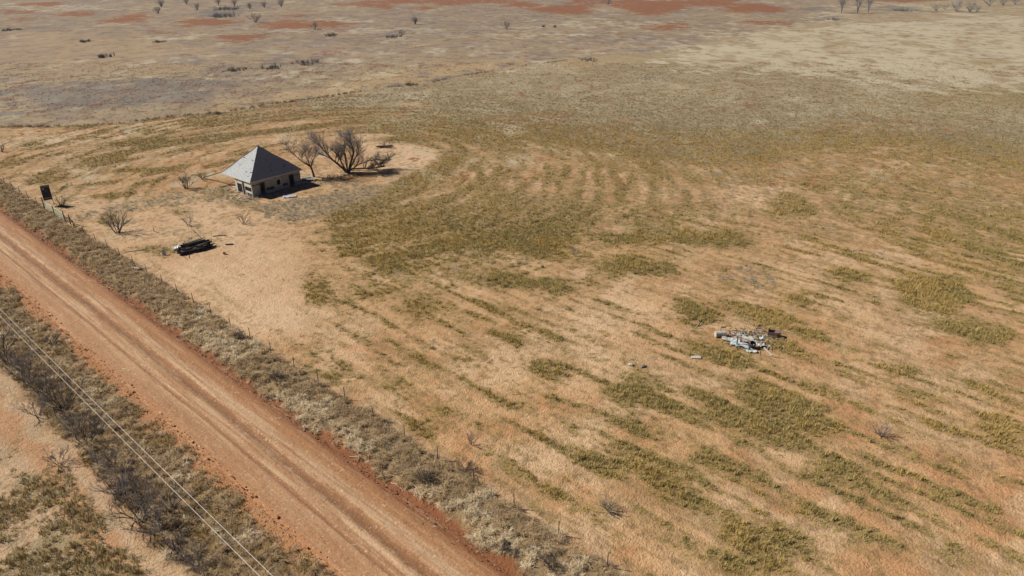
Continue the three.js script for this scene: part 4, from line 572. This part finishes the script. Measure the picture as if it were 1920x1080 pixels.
// the line of brush in the ditch
for (const [px, py, h, w, dark, label] of [
  [6, 668, 2.8, 3.4, 1, 'dark bush cut by the left picture edge, under the power lines'], [52, 712, 2.4, 2.8, 0, 'grey-blue leafless bush, second along the ditch from the left edge'], [118, 762, 2.6, 3.2, 1, 'large dark bush where the ditch brush is thickest'], [72, 780, 1.7, 2.2, 0, 'spreading grey bush reaching out over the sandy track'], [160, 830, 2.0, 2.4, 1, 'black-stemmed bush in the ditch beside the sandy track bend'], [112, 872, 1.2, 2.6, 1, 'flat sprawling twiggy bush on the field side of the ditch'],
  [178, 796, 1.0, 1.3, 1, 'small round dark clump alone in the ditch grass'], [238, 912, 1.8, 2.4, 1, 'dark thicket bush above the biggest grey bush'], [262, 972, 2.7, 3.6, 0, 'biggest pale grey bush in the ditch'], [318, 948, 1.5, 2.2, 1, 'low black bush crossed by the power lines'], [365, 1058, 1.3, 2.2, 1, 'dark matted bush by the bottom picture edge'], [205, 875, 1.6, 2.0, 0, 'wispy grey bush halfway down the ditch'], [95, 640, 1.0, 1.6, 1, 'low dark scrub near the road edge, upper left ditch'], [140, 800, 1.7, 2.6, 0, 'grey tangle filling the gap below the large dark bush'], [28, 690, 2.0, 2.6, 0, 'hazy grey bush close behind the bush at the left edge'], [88, 738, 2.1, 2.8, 1, 'brown-black bush just up the ditch from the large dark bush'], [215, 925, 1.6, 2.6, 0, 'grey tangle on the track side above the biggest grey bush'], [292, 1000, 1.6, 2.4, 0, 'low grey bush just below the biggest grey bush'], [335, 1030, 1.3, 2.0, 1, 'dark straggling bush between the grey bush and bottom edge'], [250, 940, 1.4, 2.2, 1, 'red-brown twiggy bush squeezed behind the biggest grey bush'],
]) shrub('ditch_bush', label, 'bush', atG(px, py), h, w, 700 + px, { stems: 8, kids: 3, depth: 3, rad: 0.018, thin: 0.009, mats: dark ? [M.darkTwig, M.twig] : [M.twig, M.greyTwig], group: 'brush in the roadside ditch' });
for (const [px, py, h, w, label] of [[795, 906, 1.0, 1.5, 'dark brown bush in a washed-out bank beside the road'], [1030, 1066, 0.8, 1.3, 'dark clump on the road bank at the bottom edge'], [945, 1032, 0.7, 1.0, 'small dark clump in a break of the road bank'], [520, 716, 0.8, 1.1, 'dark weed clump amid the pale straw verge'], [872, 884, 0.9, 1.6, 'grey bush grown into the wire fence'], [448, 636, 0.8, 1.1, 'dark clump on the fence line halfway along the road']]) shrub('verge_bush', label, 'bush', atG(px, py), h, w, 900 + px, { stems: 18, kids: 4, rad: 0.014, thin: 0.009, mats: [M.darkTwig, M.darkTwig], group: 'clumps on the field-side verge' });

// ---------------------------------------------------------------- the far trees and scrub
const OF = { wild: 0.7, rise: 0.02, fork: 1.0, kids: 3, twigDepth: 1, depth: 2, up: 0.1, thin: 0.028 };
for (const [px, py, h, spread, seed, grey, label] of [
  [480, 42, 5.4, 8, 1, 0, 'broad many-stemmed bare tree between two rust patches'], [591, 55, 4.0, 4.2, 2, 0, 'round bare tree standing on the long rust patch'], [950, 55, 4.2, 5.5, 3, 0, 'lone spreading bare tree in the empty middle pasture'], [779, 46, 4.6, 3.2, 4, 0, 'slender bare tree, alone, left of the lone spreading tree'], [752, 69, 3.6, 5, 5, 0, 'small bare tree over a dark strip of scrub'], [297, 26, 5, 5.5, 6, 0, 'dense dark tree, lower of two one above the other'], [303, 13, 6, 6, 7, 0, 'bushy tree at the top edge, upper of two'], [370, 19, 4.8, 5.2, 8, 0, 'dark tree left of the large scrub patch'], [528, 13, 6, 4.5, 9, 0, 'bare tree at the top edge right of the scrub patches'], [496, 14, 4.5, 5, 10, 0, 'dark rounded tree at the end of a strip of scrub'], [469, 17, 4.5, 3.5, 11, 0, 'thin tree rising from the middle of the scrub strip'], [440, 11, 5, 4.5, 12, 0, 'hazy tree at the top edge over the scrub patch'], [410, 9, 5, 5, 13, 0, 'hazy tree at the top edge, left of its neighbour'], [350, 8, 4.5, 4, 14, 0, 'faint tree at the top edge in pale grass'],
  [1577, 24, 13, 6, 15, 1, 'pale tall tree, leftmost of the three by the field corner'], [1607, 25, 13, 7, 16, 1, 'pale tall tree, middle one of the three by the field corner'], [1627, 24, 13, 6, 17, 1, 'pale tall tree, rightmost of the three by the field corner'], [1755, 20, 5, 6, 18, 1, 'first small tree of the grey tree row at top right'], [1793, 22, 8, 8, 19, 1, 'second and larger tree of the grey tree row'], [1818, 23, 8, 9, 20, 1, 'tallest tree in the grey tree row'], [1832, 22, 4, 6, 21, 0, 'low dark tree at the foot of the grey tree row'], [1855, 11, 7, 8, 22, 1, 'fifth tree along the grey tree row'], [1880, 10, 7, 8, 23, 1, 'sixth tree along the grey tree row'], [1903, 8, 7, 9, 24, 1, 'last tree of the grey tree row at the frame corner'], [1140, 9, 6, 9, 25, 1, 'hazy grey tree at the top edge among rust patches'], [1772, 18, 4, 6, 26, 1, 'stubby tree between the first and second of the row'],
]) {
  const r = RNG(1000 + seed), n = h > 10 ? 4 : 8, stems = []; for (let k = 0; k < n; k++) { const a = k / n * 6.283 + r(), e = 0.25 + 0.75 * ((k * 0.618) % 1), s = spread * (px > 1700 ? 0.8 : 0.62) * e, hh = h * (0.95 - 0.4 * e * e) * (0.8 + 0.25 * r()); stems.push({ pts: [[0, 0, 0], [Math.cos(a) * s * 0.3, hh * 0.3, Math.sin(a) * s * 0.3], [Math.cos(a) * s * 0.75, hh * 0.6, Math.sin(a) * s * 0.75], [Math.cos(a) * s, hh * 0.85, Math.sin(a) * s]], r0: 0.028 * h, r1: 0.01 * h, n: 6, from: 0.35, len: h * 0.24 }); }
  tree('pasture_tree', label, 'tree', atG(px, py), stems, { ...OF, thin: 0.022 }, 1100 + seed, px > 1700 ? 'grey tree row at the top right' : 'trees scattered over the far pasture', grey ? [M.greyTwig, M.greyTwig] : [M.twig, M.greyTwig]);
}
for (const [px, py, h, w, label] of [[160, 79, 1.3, 7, 'dark flat bush, left one of a level pair in the pasture'], [300, 79, 1.2, 6, 'dark flat bush, right one of a level pair in the pasture'], [197, 107, 1.7, 6, 'nearest dark bush in the left pasture'], [22, 57, 1.4, 10, 'long dark bush at the left edge of the pasture'], [1019, 51, 1.6, 1.4, 'tiny dark bush, left of a pair right of the lone tree'], [1041, 51, 1.3, 1.3, 'tiny dark bush, right of a pair right of the lone tree'], [575, 119, 1.6, 11, 'long purple-brown thicket above the golden grass'], [510, 128, 1.5, 8, 'thicket at the middle of the brown scrub line'], [440, 132, 1.2, 8, 'thin thicket at the left of the brown scrub line'], [620, 67, 1.3, 9, 'grey thicket right of the tree on rust ground'], [420, 31, 2.5, 20, 'wide blue-grey scrub patch below the far trees'], [425, 18, 2.5, 18, 'upper blue-grey scrub patch near the top edge'], [735, 70, 1.2, 8, 'dark scrub beside the small leaning tree'], [1690, 20, 2.5, 16, 'dark scrub patch between tall trees and the tree row'], [1562, 37, 1.6, 8, 'dark scrub at the far field corner'], [1100, 113, 0.9, 8, 'thin dark weeds on the far field edge'], [410, 214, 0.7, 2.4, 'dark clump on the field edge above the house'], [770, 160, 0.8, 5, 'dark weeds along the field edge behind the large tree']]) {
  const r = RNG(2000 + px), T = new Tubes(), clumps = 4 + Math.round(w * 2.2);
  for (let c = 0; c < clumps; c++) { const cx = (r() + r() - 1) * w * 0.5, cz = (r() + r() - 1) * w * 0.6, ch = h * (0.45 + 1.0 * r() * r()), cr = 0.3 + 0.5 * r() * h; for (let j = 0; j < 26; j++) { const a = r() * 6.283, q = cr * r(), x = cx + Math.cos(a) * q * 0.3, z = cz + Math.sin(a) * q * 0.3; T.add(V(x, 0, z), 0.028, V(cx + Math.cos(a) * q * 1.5, ch * (0.4 + 0.8 * r()), cz + Math.sin(a) * q * 1.5), 0.01, 3); } }
  single('scrub_thicket', T.geo(), px > 1500 || py < 35 ? M.greyTwig : M.twig, label, 'thicket', atG(px, py), 'scrub in the far pasture');
}

// ---------------------------------------------------------------- fences, gates, sign
function wireFence(label, t, list, posts, hgt, wires) {
  const f = thing('wire_fence', label, 'fence'), tops = []; const r = RNG(Math.round(t * 10) + 400);
  for (const s of list) { const p = onGround(roadAt(t + (r() - 0.5) * 0.1, s)), lean = V((r() - 0.5) * 0.12, hgt * (0.93 + 0.12 * r()), (r() - 0.5) * 0.12); tops.push([p, p.clone().add(lean)]); part('post', mergeGeometries([rod(p.clone().setY(p.y - 0.2), p.clone().add(lean), posts, posts * 0.8, 6)]), M.steel, f); }
  for (let k = 0; k < wires; k++) { const pts = tops.map(([a, b]) => a.clone().lerp(b, 0.3 + 0.62 * k / (wires - 1))), T = new Tubes(); T.path(pts, 0.005, 0.005, 3); part('wire', T.geo(), M.wire, f); }
}
{ const L = []; for (let s = 34.5; s > -92; s -= 4.25) L.push(s); wireFence('steel post and wire fence between road verge and sandy field', 12.2, L, 0.04, 1.35, 4); }
{ const L = []; for (let s = 20; s > -78; s -= 4.6) L.push(s); wireFence('old wire fence buried in the ditch brush below the power lines', -6.8, L, 0.05, 1.15, 4); }
{ const L = []; for (let s = 51; s < 130; s += 4.25) L.push(s); wireFence('wire fence running on past the black sign along the verge', 12.2, L, 0.045, 1.35, 4); }
for (const [s0, s1, label] of [[47.2, 43.0, 'pale green tubular farm gate leaf, nearer the black sign'], [42.8, 38.6, 'pale green tubular farm gate leaf, nearer the wire fence']]) {
  const a = onGround(roadAt(12.25, s0)), b = onGround(roadAt(12.25, s1)), g = thing('farm_gate', label, 'gate', a, 0, 'farm gate leaves'), d = b.clone().sub(a); d.y = 0; const U = (f, y) => V(d.x * f, y, d.z * f);
  const fr = part('frame', mergeGeometries([rod(U(0, 0.12), U(0, 1.35), 0.035), rod(U(1, 0.12), U(1, 1.35), 0.035), rod(U(0, 1.35), U(1, 1.35), 0.035), rod(U(0, 0.15), U(1, 0.15), 0.035)]), M.gate, g);
  for (const y of [0.38, 0.62, 0.86, 1.1]) part('rail', rod(U(0.005, y), U(0.995, y), 0.026), M.gate, fr);
  for (const f of [0.2, 0.4, 0.6, 0.8]) part('upright', rod(U(f, 0.16), U(f, 1.34), 0.02), M.gate, fr);
}
for (const [s, h, label] of [[47.5, 1.9, 'dark wooden gatepost beside the black sign'], [42.9, 1.5, 'thin gatepost between the two gate leaves'], [38.3, 1.7, 'dark gatepost at the fence end of the gate']]) { const p = onGround(roadAt(12.2, s)), T = new Tubes(); T.path([V(0, -0.2, 0), V(0.02, h * 0.5, 0), V(0, h, 0.02)], 0.09, 0.07, 8); T.add(V(0, h, 0.02), 0.07, V(0, h + 0.03, 0.02), 0.001, 8); single('gatepost', T.geo(), M.bark, label, 'post', p, 'gateposts'); }
{ const p = onGround(roadAt(12.3, 36.2)), g = thing('fence_brace', 'leaning dark brace posts where the wire fence meets the gate', 'brace', p); part('post', rod(V(0, -0.1, 0), V(0, 1.6, 0), 0.08, 0.065), M.bark, g); part('brace', rod(V(0.08, 1.25, 0.06), V(1.45, -0.05, 1.25), 0.06, 0.05), M.bark, g); part('brace', rod(V(-0.08, 1.2, -0.06), V(-1.3, 0.6, -1.2), 0.04, 0.035), M.bark, g); }
{
  const c = document.createElement('canvas'); c.width = 256; c.height = 512; const x = c.getContext('2d'); x.fillStyle = '#0b0d16'; x.fillRect(0, 0, 256, 512); x.fillStyle = '#2a2c55'; x.fillRect(0, 0, 256, 92); x.fillRect(0, 452, 256, 60); x.fillStyle = '#8d90b5'; x.fillRect(10, 40, 236, 16); x.fillStyle = '#c9cbd8'; x.beginPath(); x.moveTo(40, 96); x.lineTo(92, 96); x.lineTo(70, 150); x.lineTo(56, 150); x.fill(); x.fillStyle = '#5d6470'; x.beginPath(); x.arc(128, 190, 18, 0, 7); x.fill(); x.fillStyle = '#262b33'; for (const y of [250, 290, 326, 366]) x.fillRect(28, y, 200, 13); x.fillStyle = '#aeb2c2'; x.fillRect(0, 432, 256, 16);
  const tex = new THREE.CanvasTexture(c); tex.colorSpace = THREE.SRGBColorSpace; const p = atG(94, 386), turn = Math.atan2(0.62, 0.78), s = thing('roadside_sign', 'tall black and navy sign board on two posts by the gate', 'sign', p, turn);
  const panel = part('panel', box(1.24, 2.44, 0.04, 0, 2.25, 0), new THREE.MeshStandardMaterial({ color: new THREE.Color(0.03, 0.032, 0.05), roughness: 0.6 }), s);
  part('printed_face', (() => { const g = new THREE.PlaneGeometry(1.235, 2.435); g.translate(0, 2.25, 0.024); return g; })(), new THREE.MeshStandardMaterial({ map: tex, roughness: 0.5 }), panel);
  for (const k of [-1, 1]) part('post', box(0.09, 3.5, 0.09, k * 0.6, 1.65, -0.068), M.bare, s); part('crosspiece', box(1.24, 0.09, 0.045, 0, 3.2, -0.045), M.bare, s);
}
// ---------------------------------------------------------------- power line
{
  const pole = (s, label) => { const t = thing('utility_pole', label, 'utility pole', onGround(roadAt(-6.7, s)), 0, 'utility poles'); part('pole', rod(V(0, -0.5, 0), V(0, 8.2, 0), 0.16, 0.11, 12), M.bark, t); part('insulator', rod(V(0, 8.2, 0), V(0, 8.42, 0), 0.06, 0.04), M.galv, t); part('bracket', rod(V(0, 7.05, 0), V(0.16, 7.08, 0.1), 0.03), M.steel, t); };
  pole(52, 'wooden utility pole beyond the left picture edge'); pole(-66, 'wooden utility pole below the bottom picture edge');
  for (const [h, label] of [[8.0, 'upper white power line wire over the ditch'], [6.8, 'lower white power line wire over the ditch']]) { const T = new Tubes(), pts = []; for (let k = 0; k <= 40; k++) { const f = k / 40; pts.push(roadAt(-6.68, lerp(52, -66, f), h + 0.42 - 1.9 * f * (1 - f) * 1)); } T.path(pts, 0.01, 0.01, 5); single('power_line', T.geo(), M.cable, label, 'power line', undefined, 'power lines over the ditch'); }
}

// ---------------------------------------------------------------- junk around the house
function board(name, label, a, b, w, h, mat, category = 'board') { const m = a.clone().add(b).multiplyScalar(0.5); return single(name, beam(a.clone().sub(m), b.clone().sub(m), w, h), mat, label, category, m); }
board('leaning_plank', 'long dark plank leaning from the roof corner to the ground', atG(381, 333, 0.05), at(417, 322.5, 2.62), 0.22, 0.09, M.black);
board('fallen_plank', 'dark plank on the ground left of the house wall', atG(414, 352, 0.06), atG(440, 345, 0.25), 0.2, 0.07, M.black);
board('fallen_plank', 'pale board propped against the porch corner', atG(437, 350, 0.05), at(447, 352, 0.5), 0.25, 0.05, M.paint); board('fallen_plank', 'brown board slanting out from the broken side wall', atG(434, 361, 0.04), at(447, 355, 0.55), 0.15, 0.05, M.pale);
board('fallen_plank', 'bleached pole lying in weeds left of the house', atG(396, 365, 0.05), atG(405, 350, 0.06), 0.08, 0.06, M.pale);
{ const r = RNG(61), spotsL = [[446, 361], [453, 365], [459, 368], [466, 372], [440, 356], [432, 366], [470, 374], [428, 356], [424, 370], [447, 372], [455, 377], [463, 378], [434, 372], [442, 366]]; const t = thing('house_rubble', 'scatter of broken pale boards at the sunlit side of the house', 'rubble', atG(450, 366)); spotsL.forEach(([x, y], i) => { const p = atG(x, y, 0.05).sub(t.position); part('board_piece', box(0.4 + 0.7 * r(), 0.04 + 0.05 * r(), 0.14 + 0.2 * r(), p.x, p.y + 0.03, p.z, (r() - 0.5) * 0.3, r() * 3, (r() - 0.5) * 0.3), [M.paint, M.pale, M.pink, M.bare][i % 4], t); }); }
{ // white scrap behind the house
  const t = thing('scrap_frame', 'white broken frame of scrap behind the right house corner', 'scrap', atG(575, 340)); const q = (x, y, h) => at(x, y, h).sub(t.position); part('rail', beam(q(563, 330, 0.7), q(585, 332, 0.7), 0.3, 0.08), M.white, t); part('rail', beam(q(566, 336, 0.5), q(588, 336, 0.4), 0.35, 0.08), M.white, t); part('upright', beam(q(582, 325, 1.0), q(588, 337, 0.3), 0.15, 0.08), M.white, t); part('sheet', box(1.7, 0.04, 0.9, 0, 0.35, -0.3, 0.12, 0.5, -0.1), M.charred, t); part('block', box(1.6, 0.3, 0.9, 0, 0.15, -0.2, 0, 0.5, 0), M.bare, t); part('slab', box(1.0, 0.12, 0.5, -0.1, 0.1, 0.9, 0.1, 0.3, 0.05), M.white, t); part('slab', box(0.9, 0.08, 0.35, 0.1, 0.12, 1.45, -0.1, 0.1, -0.08), M.white, t); }
{ const t = thing('blue_tarp', 'crumpled bluish sheet lying in the house shadow', 'tarp', atG(543, 369)); const g = new THREE.PlaneGeometry(2.2, 1.0, 14, 8); g.rotateX(-Math.PI / 2); const P = g.attributes.position; for (let i = 0; i < P.count; i++) P.setY(i, 0.06 + 0.16 * nz(T1, P.getX(i) * 4, P.getZ(i) * 4, 9)); g.computeVertexNormals(); g.rotateY(0.25); part('sheet', g, new THREE.MeshStandardMaterial({ color: new THREE.Color(0.42, 0.46, 0.62), roughness: 0.6, side: THREE.DoubleSide }), t); }
{ const g = new THREE.SphereGeometry(0.5, 10, 6, 0, 6.283, 0, 1.6); g.scale(1.0, 0.28, 0.45); g.rotateZ(-0.25); single('bleached_trough', g, M.pale, 'curved cream scrap lying in grey weeds right of the house', 'scrap', atG(629, 357, 0.1)); board('weathered_stick', 'pale stick beside the cream scrap in grey weeds', atG(618, 360, 0.05), atG(628, 362, 0.08), 0.1, 0.05, M.pale, 'stick'); board('weathered_stick', 'grey fallen pole in weeds below the broken tree limb', atG(716, 337, 0.05), atG(730, 343, 0.08), 0.1, 0.06, M.pale, 'stick'); }

// ---------------------------------------------------------------- timber wreck near the road
{
  const c = atG(366, 468), t = thing('timber_wreck', 'collapsed stack of blackened timbers with a pale sheet at one end', 'timber stack', c, 0), r = RNG(71), grow = t.scale.set(1.04, 1.45, 1.15), ax = at(404, 455).sub(at(330, 472)).setY(0).normalize(), ac = V(-ax.z, 0, ax.x), Q = (u, v, y) => ax.clone().multiplyScalar(u).addScaledVector(ac, v).setY(y);
  for (let k = 0; k < 4; k++) part('bearer', beam(Q(-2.0 + k * 1.25, -0.8, 0.14), Q(-2.0 + k * 1.25 + (r() - 0.5) * 0.3, 0.75, 0.14), 0.2, 0.28), M.black, t);
  for (let k = 0; k < 22; k++) { const l = Math.floor(k / 8), v = (k % 8) * 0.22 - 0.78 + (r() - 0.5) * 0.15, u0 = -2.5 + r() * 1.1 + l * 0.3, u1 = 2.4 - r() * 1.2 - l * 0.2, y = 0.36 + l * 0.2 + (r() - 0.5) * 0.08 - 0.1 * Math.abs(v); part('timber', beam(Q(u0, v * (1 - l * 0.2), y + (r() - 0.5) * 0.16), Q(u1, v * (1 - l * 0.2) + (r() - 0.5) * 0.5, y + (r() - 0.5) * 0.22), 0.1 + 0.12 * r(), 0.07 + 0.12 * r()), r() < 0.18 ? M.bare : M.black, t); }
  part('plank', beam(Q(1.2, -0.3, 0.8), Q(0.5, -1.5, 1.6), 0.16, 0.07), M.black, t); part('plank', beam(Q(-1.2, 0.3, 0.95), Q(1.4, 0.1, 1.02), 0.14, 0.05), M.bare, t);
  { const g = new THREE.PlaneGeometry(0.95, 0.6, 10, 6); g.rotateX(-Math.PI / 2); const P = g.attributes.position; for (let i = 0; i < P.count; i++) P.setY(i, 0.2 * nz(T1, P.getX(i) * 6, P.getZ(i) * 6, 9)); g.computeVertexNormals(); g.rotateY(Math.atan2(-ax.z, ax.x) + 0.2); g.translate(...Q(-2.2, 0, 0.62).toArray()); const m = M.galv.clone(); m.side = THREE.DoubleSide; part('sheet', g, m, t); }
  for (let k = 0; k < 34; k++) { const u = -2.6 + 5.2 * r(), v = (r() - 0.5) * 2.0, a = r() * 6.283, L = 0.4 + 0.8 * r(); part('stick', beam(Q(u, v, 0.1 + 0.5 * r()), Q(u + Math.cos(a) * L, v + Math.sin(a) * L, 0.08 + 0.8 * r()), 0.035 + 0.03 * r(), 0.035), r() < 0.3 ? M.bare : M.black, t); }
}
board('loose_plank', 'brown stick on the sand upper right of the timber wreck', atG(400, 443, 0.05), atG(423, 441, 0.06), 0.2, 0.1, M.black, 'plank'); board('loose_plank', 'short black plank on the sand right of the timber wreck', atG(423, 460, 0.06), atG(437, 459, 0.08), 0.26, 0.14, M.black, 'plank'); board('loose_plank', 'thin brown rod lying left of the timber wreck', atG(234, 473, 0.04), atG(276, 469, 0.05), 0.07, 0.05, M.bark, 'rod'); board('white_stake', 'white stake standing on the sand above the timber wreck', atG(289, 434, 0), at(287.4, 427, 0.75), 0.1, 0.1, M.white, 'stake');
{ const g = box(0.5, 0.8, 0.04, 0, 0.38, 0, -0.3, 0.6, 0.15); single('sheet_scrap', g, M.galv, 'grey bent metal sheet standing left of the timber wreck', 'scrap', atG(308, 478)); const g2 = new THREE.CylinderGeometry(0.16, 0.2, 0.3, 10); g2.rotateZ(1.2); g2.translate(0, 0.17, 0); single('small_can', g2, new THREE.MeshStandardMaterial({ color: new THREE.Color(0.16, 0.14, 0.2), roughness: 0.6 }), 'small dark purple can on the sand right of the wreck', 'can', atG(421, 477)); board('bleached_scrap', 'white board at the fence line left of the wreck', atG(249, 503, 0.1), atG(262, 508, 0.35), 0.35, 0.06, M.white, 'scrap'); board('bleached_scrap', 'pale stick lying on the drive to the house', atG(241, 393, 0.04), atG(252, 390, 0.05), 0.12, 0.06, M.white, 'scrap'); }

// ---------------------------------------------------------------- burnt dump in the field
{
  const cyl = (r, L, open) => { const g = new THREE.CylinderGeometry(r, r, L, 20, 1, open); g.rotateZ(Math.PI / 2); return g; };
  { const t = thing('white_tank', 'white cylindrical tank on its side in the field dump', 'tank', atG(1350, 630), 0.12); const g = cyl(0.33, 1.15, true); g.translate(0, 0.32, 0); part('shell', g, new THREE.MeshStandardMaterial({ map: M.white.map, roughness: 0.5, side: THREE.DoubleSide }), t); const e = new THREE.CircleGeometry(0.33, 20); e.rotateY(-Math.PI / 2); e.translate(-0.572, 0.32, 0); part('end_plate', e, M.white, t); const i2 = new THREE.CircleGeometry(0.31, 20); i2.rotateY(Math.PI / 2); i2.translate(0.3, 0.32, 0); part('dark_end_disc', i2, M.charred, t); }  // dark disc set inside the tank for its dark open end
  const post = (label, x0, y0, h, dx, dz, r) => single('dump_post', rod(V(0, -0.15, 0), V(dx, h, dz), r, r * 0.8, 8), M.steel, label, 'post', atG(x0, y0));
  post('thin leaning rod in front of the white tank', 1347, 629, 1.15, 0.28, -0.1, 0.03); post('thick dark post in the middle of the dump', 1381, 648, 1.25, 0, 0, 0.07); post('short dark post left of the burnt drum', 1403, 658, 0.8, 0.06, 0, 0.045); post('tall thin rod at the front of the dump', 1425, 666, 1.6, 0, 0, 0.035);
  const crumple = (label, x, y, w, d, turn, mat, amp, seed) => { const g = new THREE.PlaneGeometry(w, d, 16, 10); g.rotateX(-Math.PI / 2); const P = g.attributes.position; for (let i = 0; i < P.count; i++) P.setY(i, 0.05 + amp * nz(T1, P.getX(i) * 5 + seed, P.getZ(i) * 5, 10) + 0.06 * Math.abs(P.getX(i))); g.computeVertexNormals(); g.rotateY(turn); const m = mat.clone(); m.side = THREE.DoubleSide; return single('crumpled_sheet', g, m, label, 'sheet', atG(x, y)); };
  crumple('pale blue crumpled sheet in front of the thick post', 1388, 648, 2.0, 0.95, -0.5, new THREE.MeshStandardMaterial({ color: new THREE.Color(0.52, 0.6, 0.66), roughness: 0.45, metalness: 0.2 }), 0.3, 3); crumple('white crumpled sheet between the tank and thick post', 1370, 638, 1.9, 0.8, -0.35, M.white, 0.25, 9); crumple('white sheet folded by the tall thin rod', 1424, 650, 0.8, 0.6, -0.4, M.white, 0.45, 14); crumple('dirty white sheet behind the thick post', 1398, 634, 1.8, 0.8, -0.5, M.white, 0.2, 21); crumple('silver crumpled scrap right of the dump middle', 1428, 638, 0.45, 0.5, 0.2, M.galv, 0.5, 25); crumple('grey sheet under the burnt drum', 1408, 660, 1.1, 0.5, -0.2, M.galv, 0.15, 29);
  { const t = thing('burnt_drum', 'charred open drum at the front of the dump', 'drum', atG(1409, 652), 0.4); const g = new THREE.CylinderGeometry(0.34, 0.32, 0.62, 18, 1, true); part('shell', g.rotateX(0.5).translate(0, 0.33, 0), new THREE.MeshStandardMaterial({ color: new THREE.Color(0.035, 0.03, 0.03), roughness: 0.8, side: THREE.DoubleSide }), t); const rim = new THREE.TorusGeometry(0.34, 0.025, 6, 20); rim.rotateX(Math.PI / 2); rim.translate(0, 0.31, 0); rim.rotateX(0.5); rim.translate(0, 0.33, 0); part('rim', rim, M.rusty, t); part('lump', box(0.2, 0.12, 0.2, 0.05, 0.42, 0.1, 0.4, 0.5, 0), M.white, t); }
  { const t = thing('rusty_cabinet', 'rusty brown metal cabinet lying open at the back of the dump', 'cabinet', atG(1451, 630), -0.35); part('side', box(1.25, 0.5, 0.04, 0, 0.27, 0.3), M.rusty, t); part('back', box(1.25, 0.55, 0.04, 0, 0.3, -0.3), M.charred, t); part('end', box(0.04, 0.5, 0.56, -0.63, 0.28, 0), M.charred, t); part('end', box(0.04, 0.5, 0.56, 0.63, 0.28, 0), M.rusty, t); part('floor', box(1.2, 0.04, 0.54, 0, 0.05, 0), M.charred, t); part('lid', box(0.55, 0.04, 0.62, 0.32, 0.56, 0, 0, 0, 0.15), M.rusty, t); part('divider', box(0.03, 0.4, 0.54, 0.05, 0.27, 0), M.rusty, t); part('rib', box(0.06, 0.48, 0.03, 0.35, 0.27, 0.335), M.charred, t); }
  board('dump_board', 'pink board fallen across the dump middle', atG(1391, 641, 0.3), atG(1401, 645, 0.35), 0.4, 0.05, M.pink); board('dump_board', 'long white plank pointing out of the dump front', atG(1432, 655, 0.25), atG(1448, 667, 0.05), 0.16, 0.06, M.white); board('dump_board', 'straw coloured plank under the rusty cabinet', atG(1436, 636, 0.1), atG(1455, 647, 0.06), 0.14, 0.05, M.pale); board('dump_board', 'pale lath lying right of the rusty cabinet', atG(1468, 620, 0.05), atG(1487, 626, 0.05), 0.08, 0.04, M.pale); board('dump_board', 'thin pale lath in weeds in front of the dump', atG(1388, 671, 0.2), atG(1403, 680, 0.15), 0.08, 0.04, M.pale); board('dump_board', 'short dark pole leaning beyond the tank', atG(1309, 612, 0.05), atG(1315, 604, 0.35), 0.1, 0.08, M.bark); board('dump_board', 'white board from the tank towards the burnt drum', atG(1382, 627, 0.12), atG(1418, 644, 0.2), 0.28, 0.05, M.white);
  { const g = box(0.95, 0.12, 0.4, 0, 0.07, 0, 0.1, -0.1, 0.05); single('pale_slab', g, M.white, 'white slab on sand left of the dump', 'slab', atG(1305, 671)); const g2 = box(0.35, 0.14, 0.25, 0, 0.08, 0, 0.2, 0.4, 0.1); single('pale_slab', g2, M.pale, 'small pale block in weeds right of the white slab', 'slab', atG(1347, 671)); }
  { const t = thing('ash_heap', 'heap of charred sticks and grey ash litter inside the dump', 'ash heap', atG(1410, 632)), r = RNG(81); for (let k = 0; k < 290; k++) { const x = (r() + r() - 1) * 3.3, z = (r() + r() - 1) * 2.6, a = r() * 3.14, L = 0.2 + 0.55 * r(); part('charred_piece', beam(V(x, 0.04 + 0.1 * r(), z), V(x + Math.cos(a) * L, 0.04 + 0.18 * r(), z + Math.sin(a) * L), 0.04 + 0.07 * r(), 0.03 + 0.04 * r()), [M.bare, M.pale, M.charred, M.white, M.galv, M.bare, M.pink, M.rusty][k % 8], t); } }
  { const T = new Tubes(), pts = []; for (let k = 0; k <= 10; k++) { const f = k / 10; pts.push(atG(1444 + 26 * f, 667 + 7 * f + Math.sin(f * 5) * 1, 0.03)); } T.path(pts, 0.02, 0.02, 5); single('red_cable', T.geo(), new THREE.MeshStandardMaterial({ color: new THREE.Color(0.35, 0.08, 0.05), roughness: 0.7 }), 'dark red cable trailing from the dump onto the sand', 'cable'); }
  { const r = RNG(91), g = new THREE.DodecahedronGeometry(0.3, 0); g.scale(1, 0.55, 0.7); single('grey_rock', g, M.stone, 'light grey lump on sand left of the dump, brighter of two', 'rock', atG(1183, 685, 0.08)); const g2 = new THREE.DodecahedronGeometry(0.34, 0); g2.scale(1.1, 0.5, 0.6); g2.rotateY(0.6); single('grey_rock', g2, M.bare, 'dark grey lump on sand beside the brighter one', 'rock', atG(1206, 687, 0.08)); }
}
// bleached sticks along the road bank
for (const [x0, y0, x1, y1, label] of [[655, 852, 692, 858, 'bleached stick on the road bank, upper of three'], [718, 880, 750, 900, 'bleached crooked stick on the road bank, middle of three'], [732, 898, 755, 915, 'bleached stick on the road bank, lowest of three']]) { const T = new Tubes(), r = RNG(x0), pts = []; for (let k = 0; k <= 6; k++) pts.push(atG(lerp(x0, x1, k / 6), lerp(y0, y1, k / 6) + (r() - 0.5) * 4, 0.08)); T.path(pts, 0.045, 0.02, 6); single('bleached_stick', T.geo(), M.pale, label, 'stick'); }
renderer.render(scene, camera);
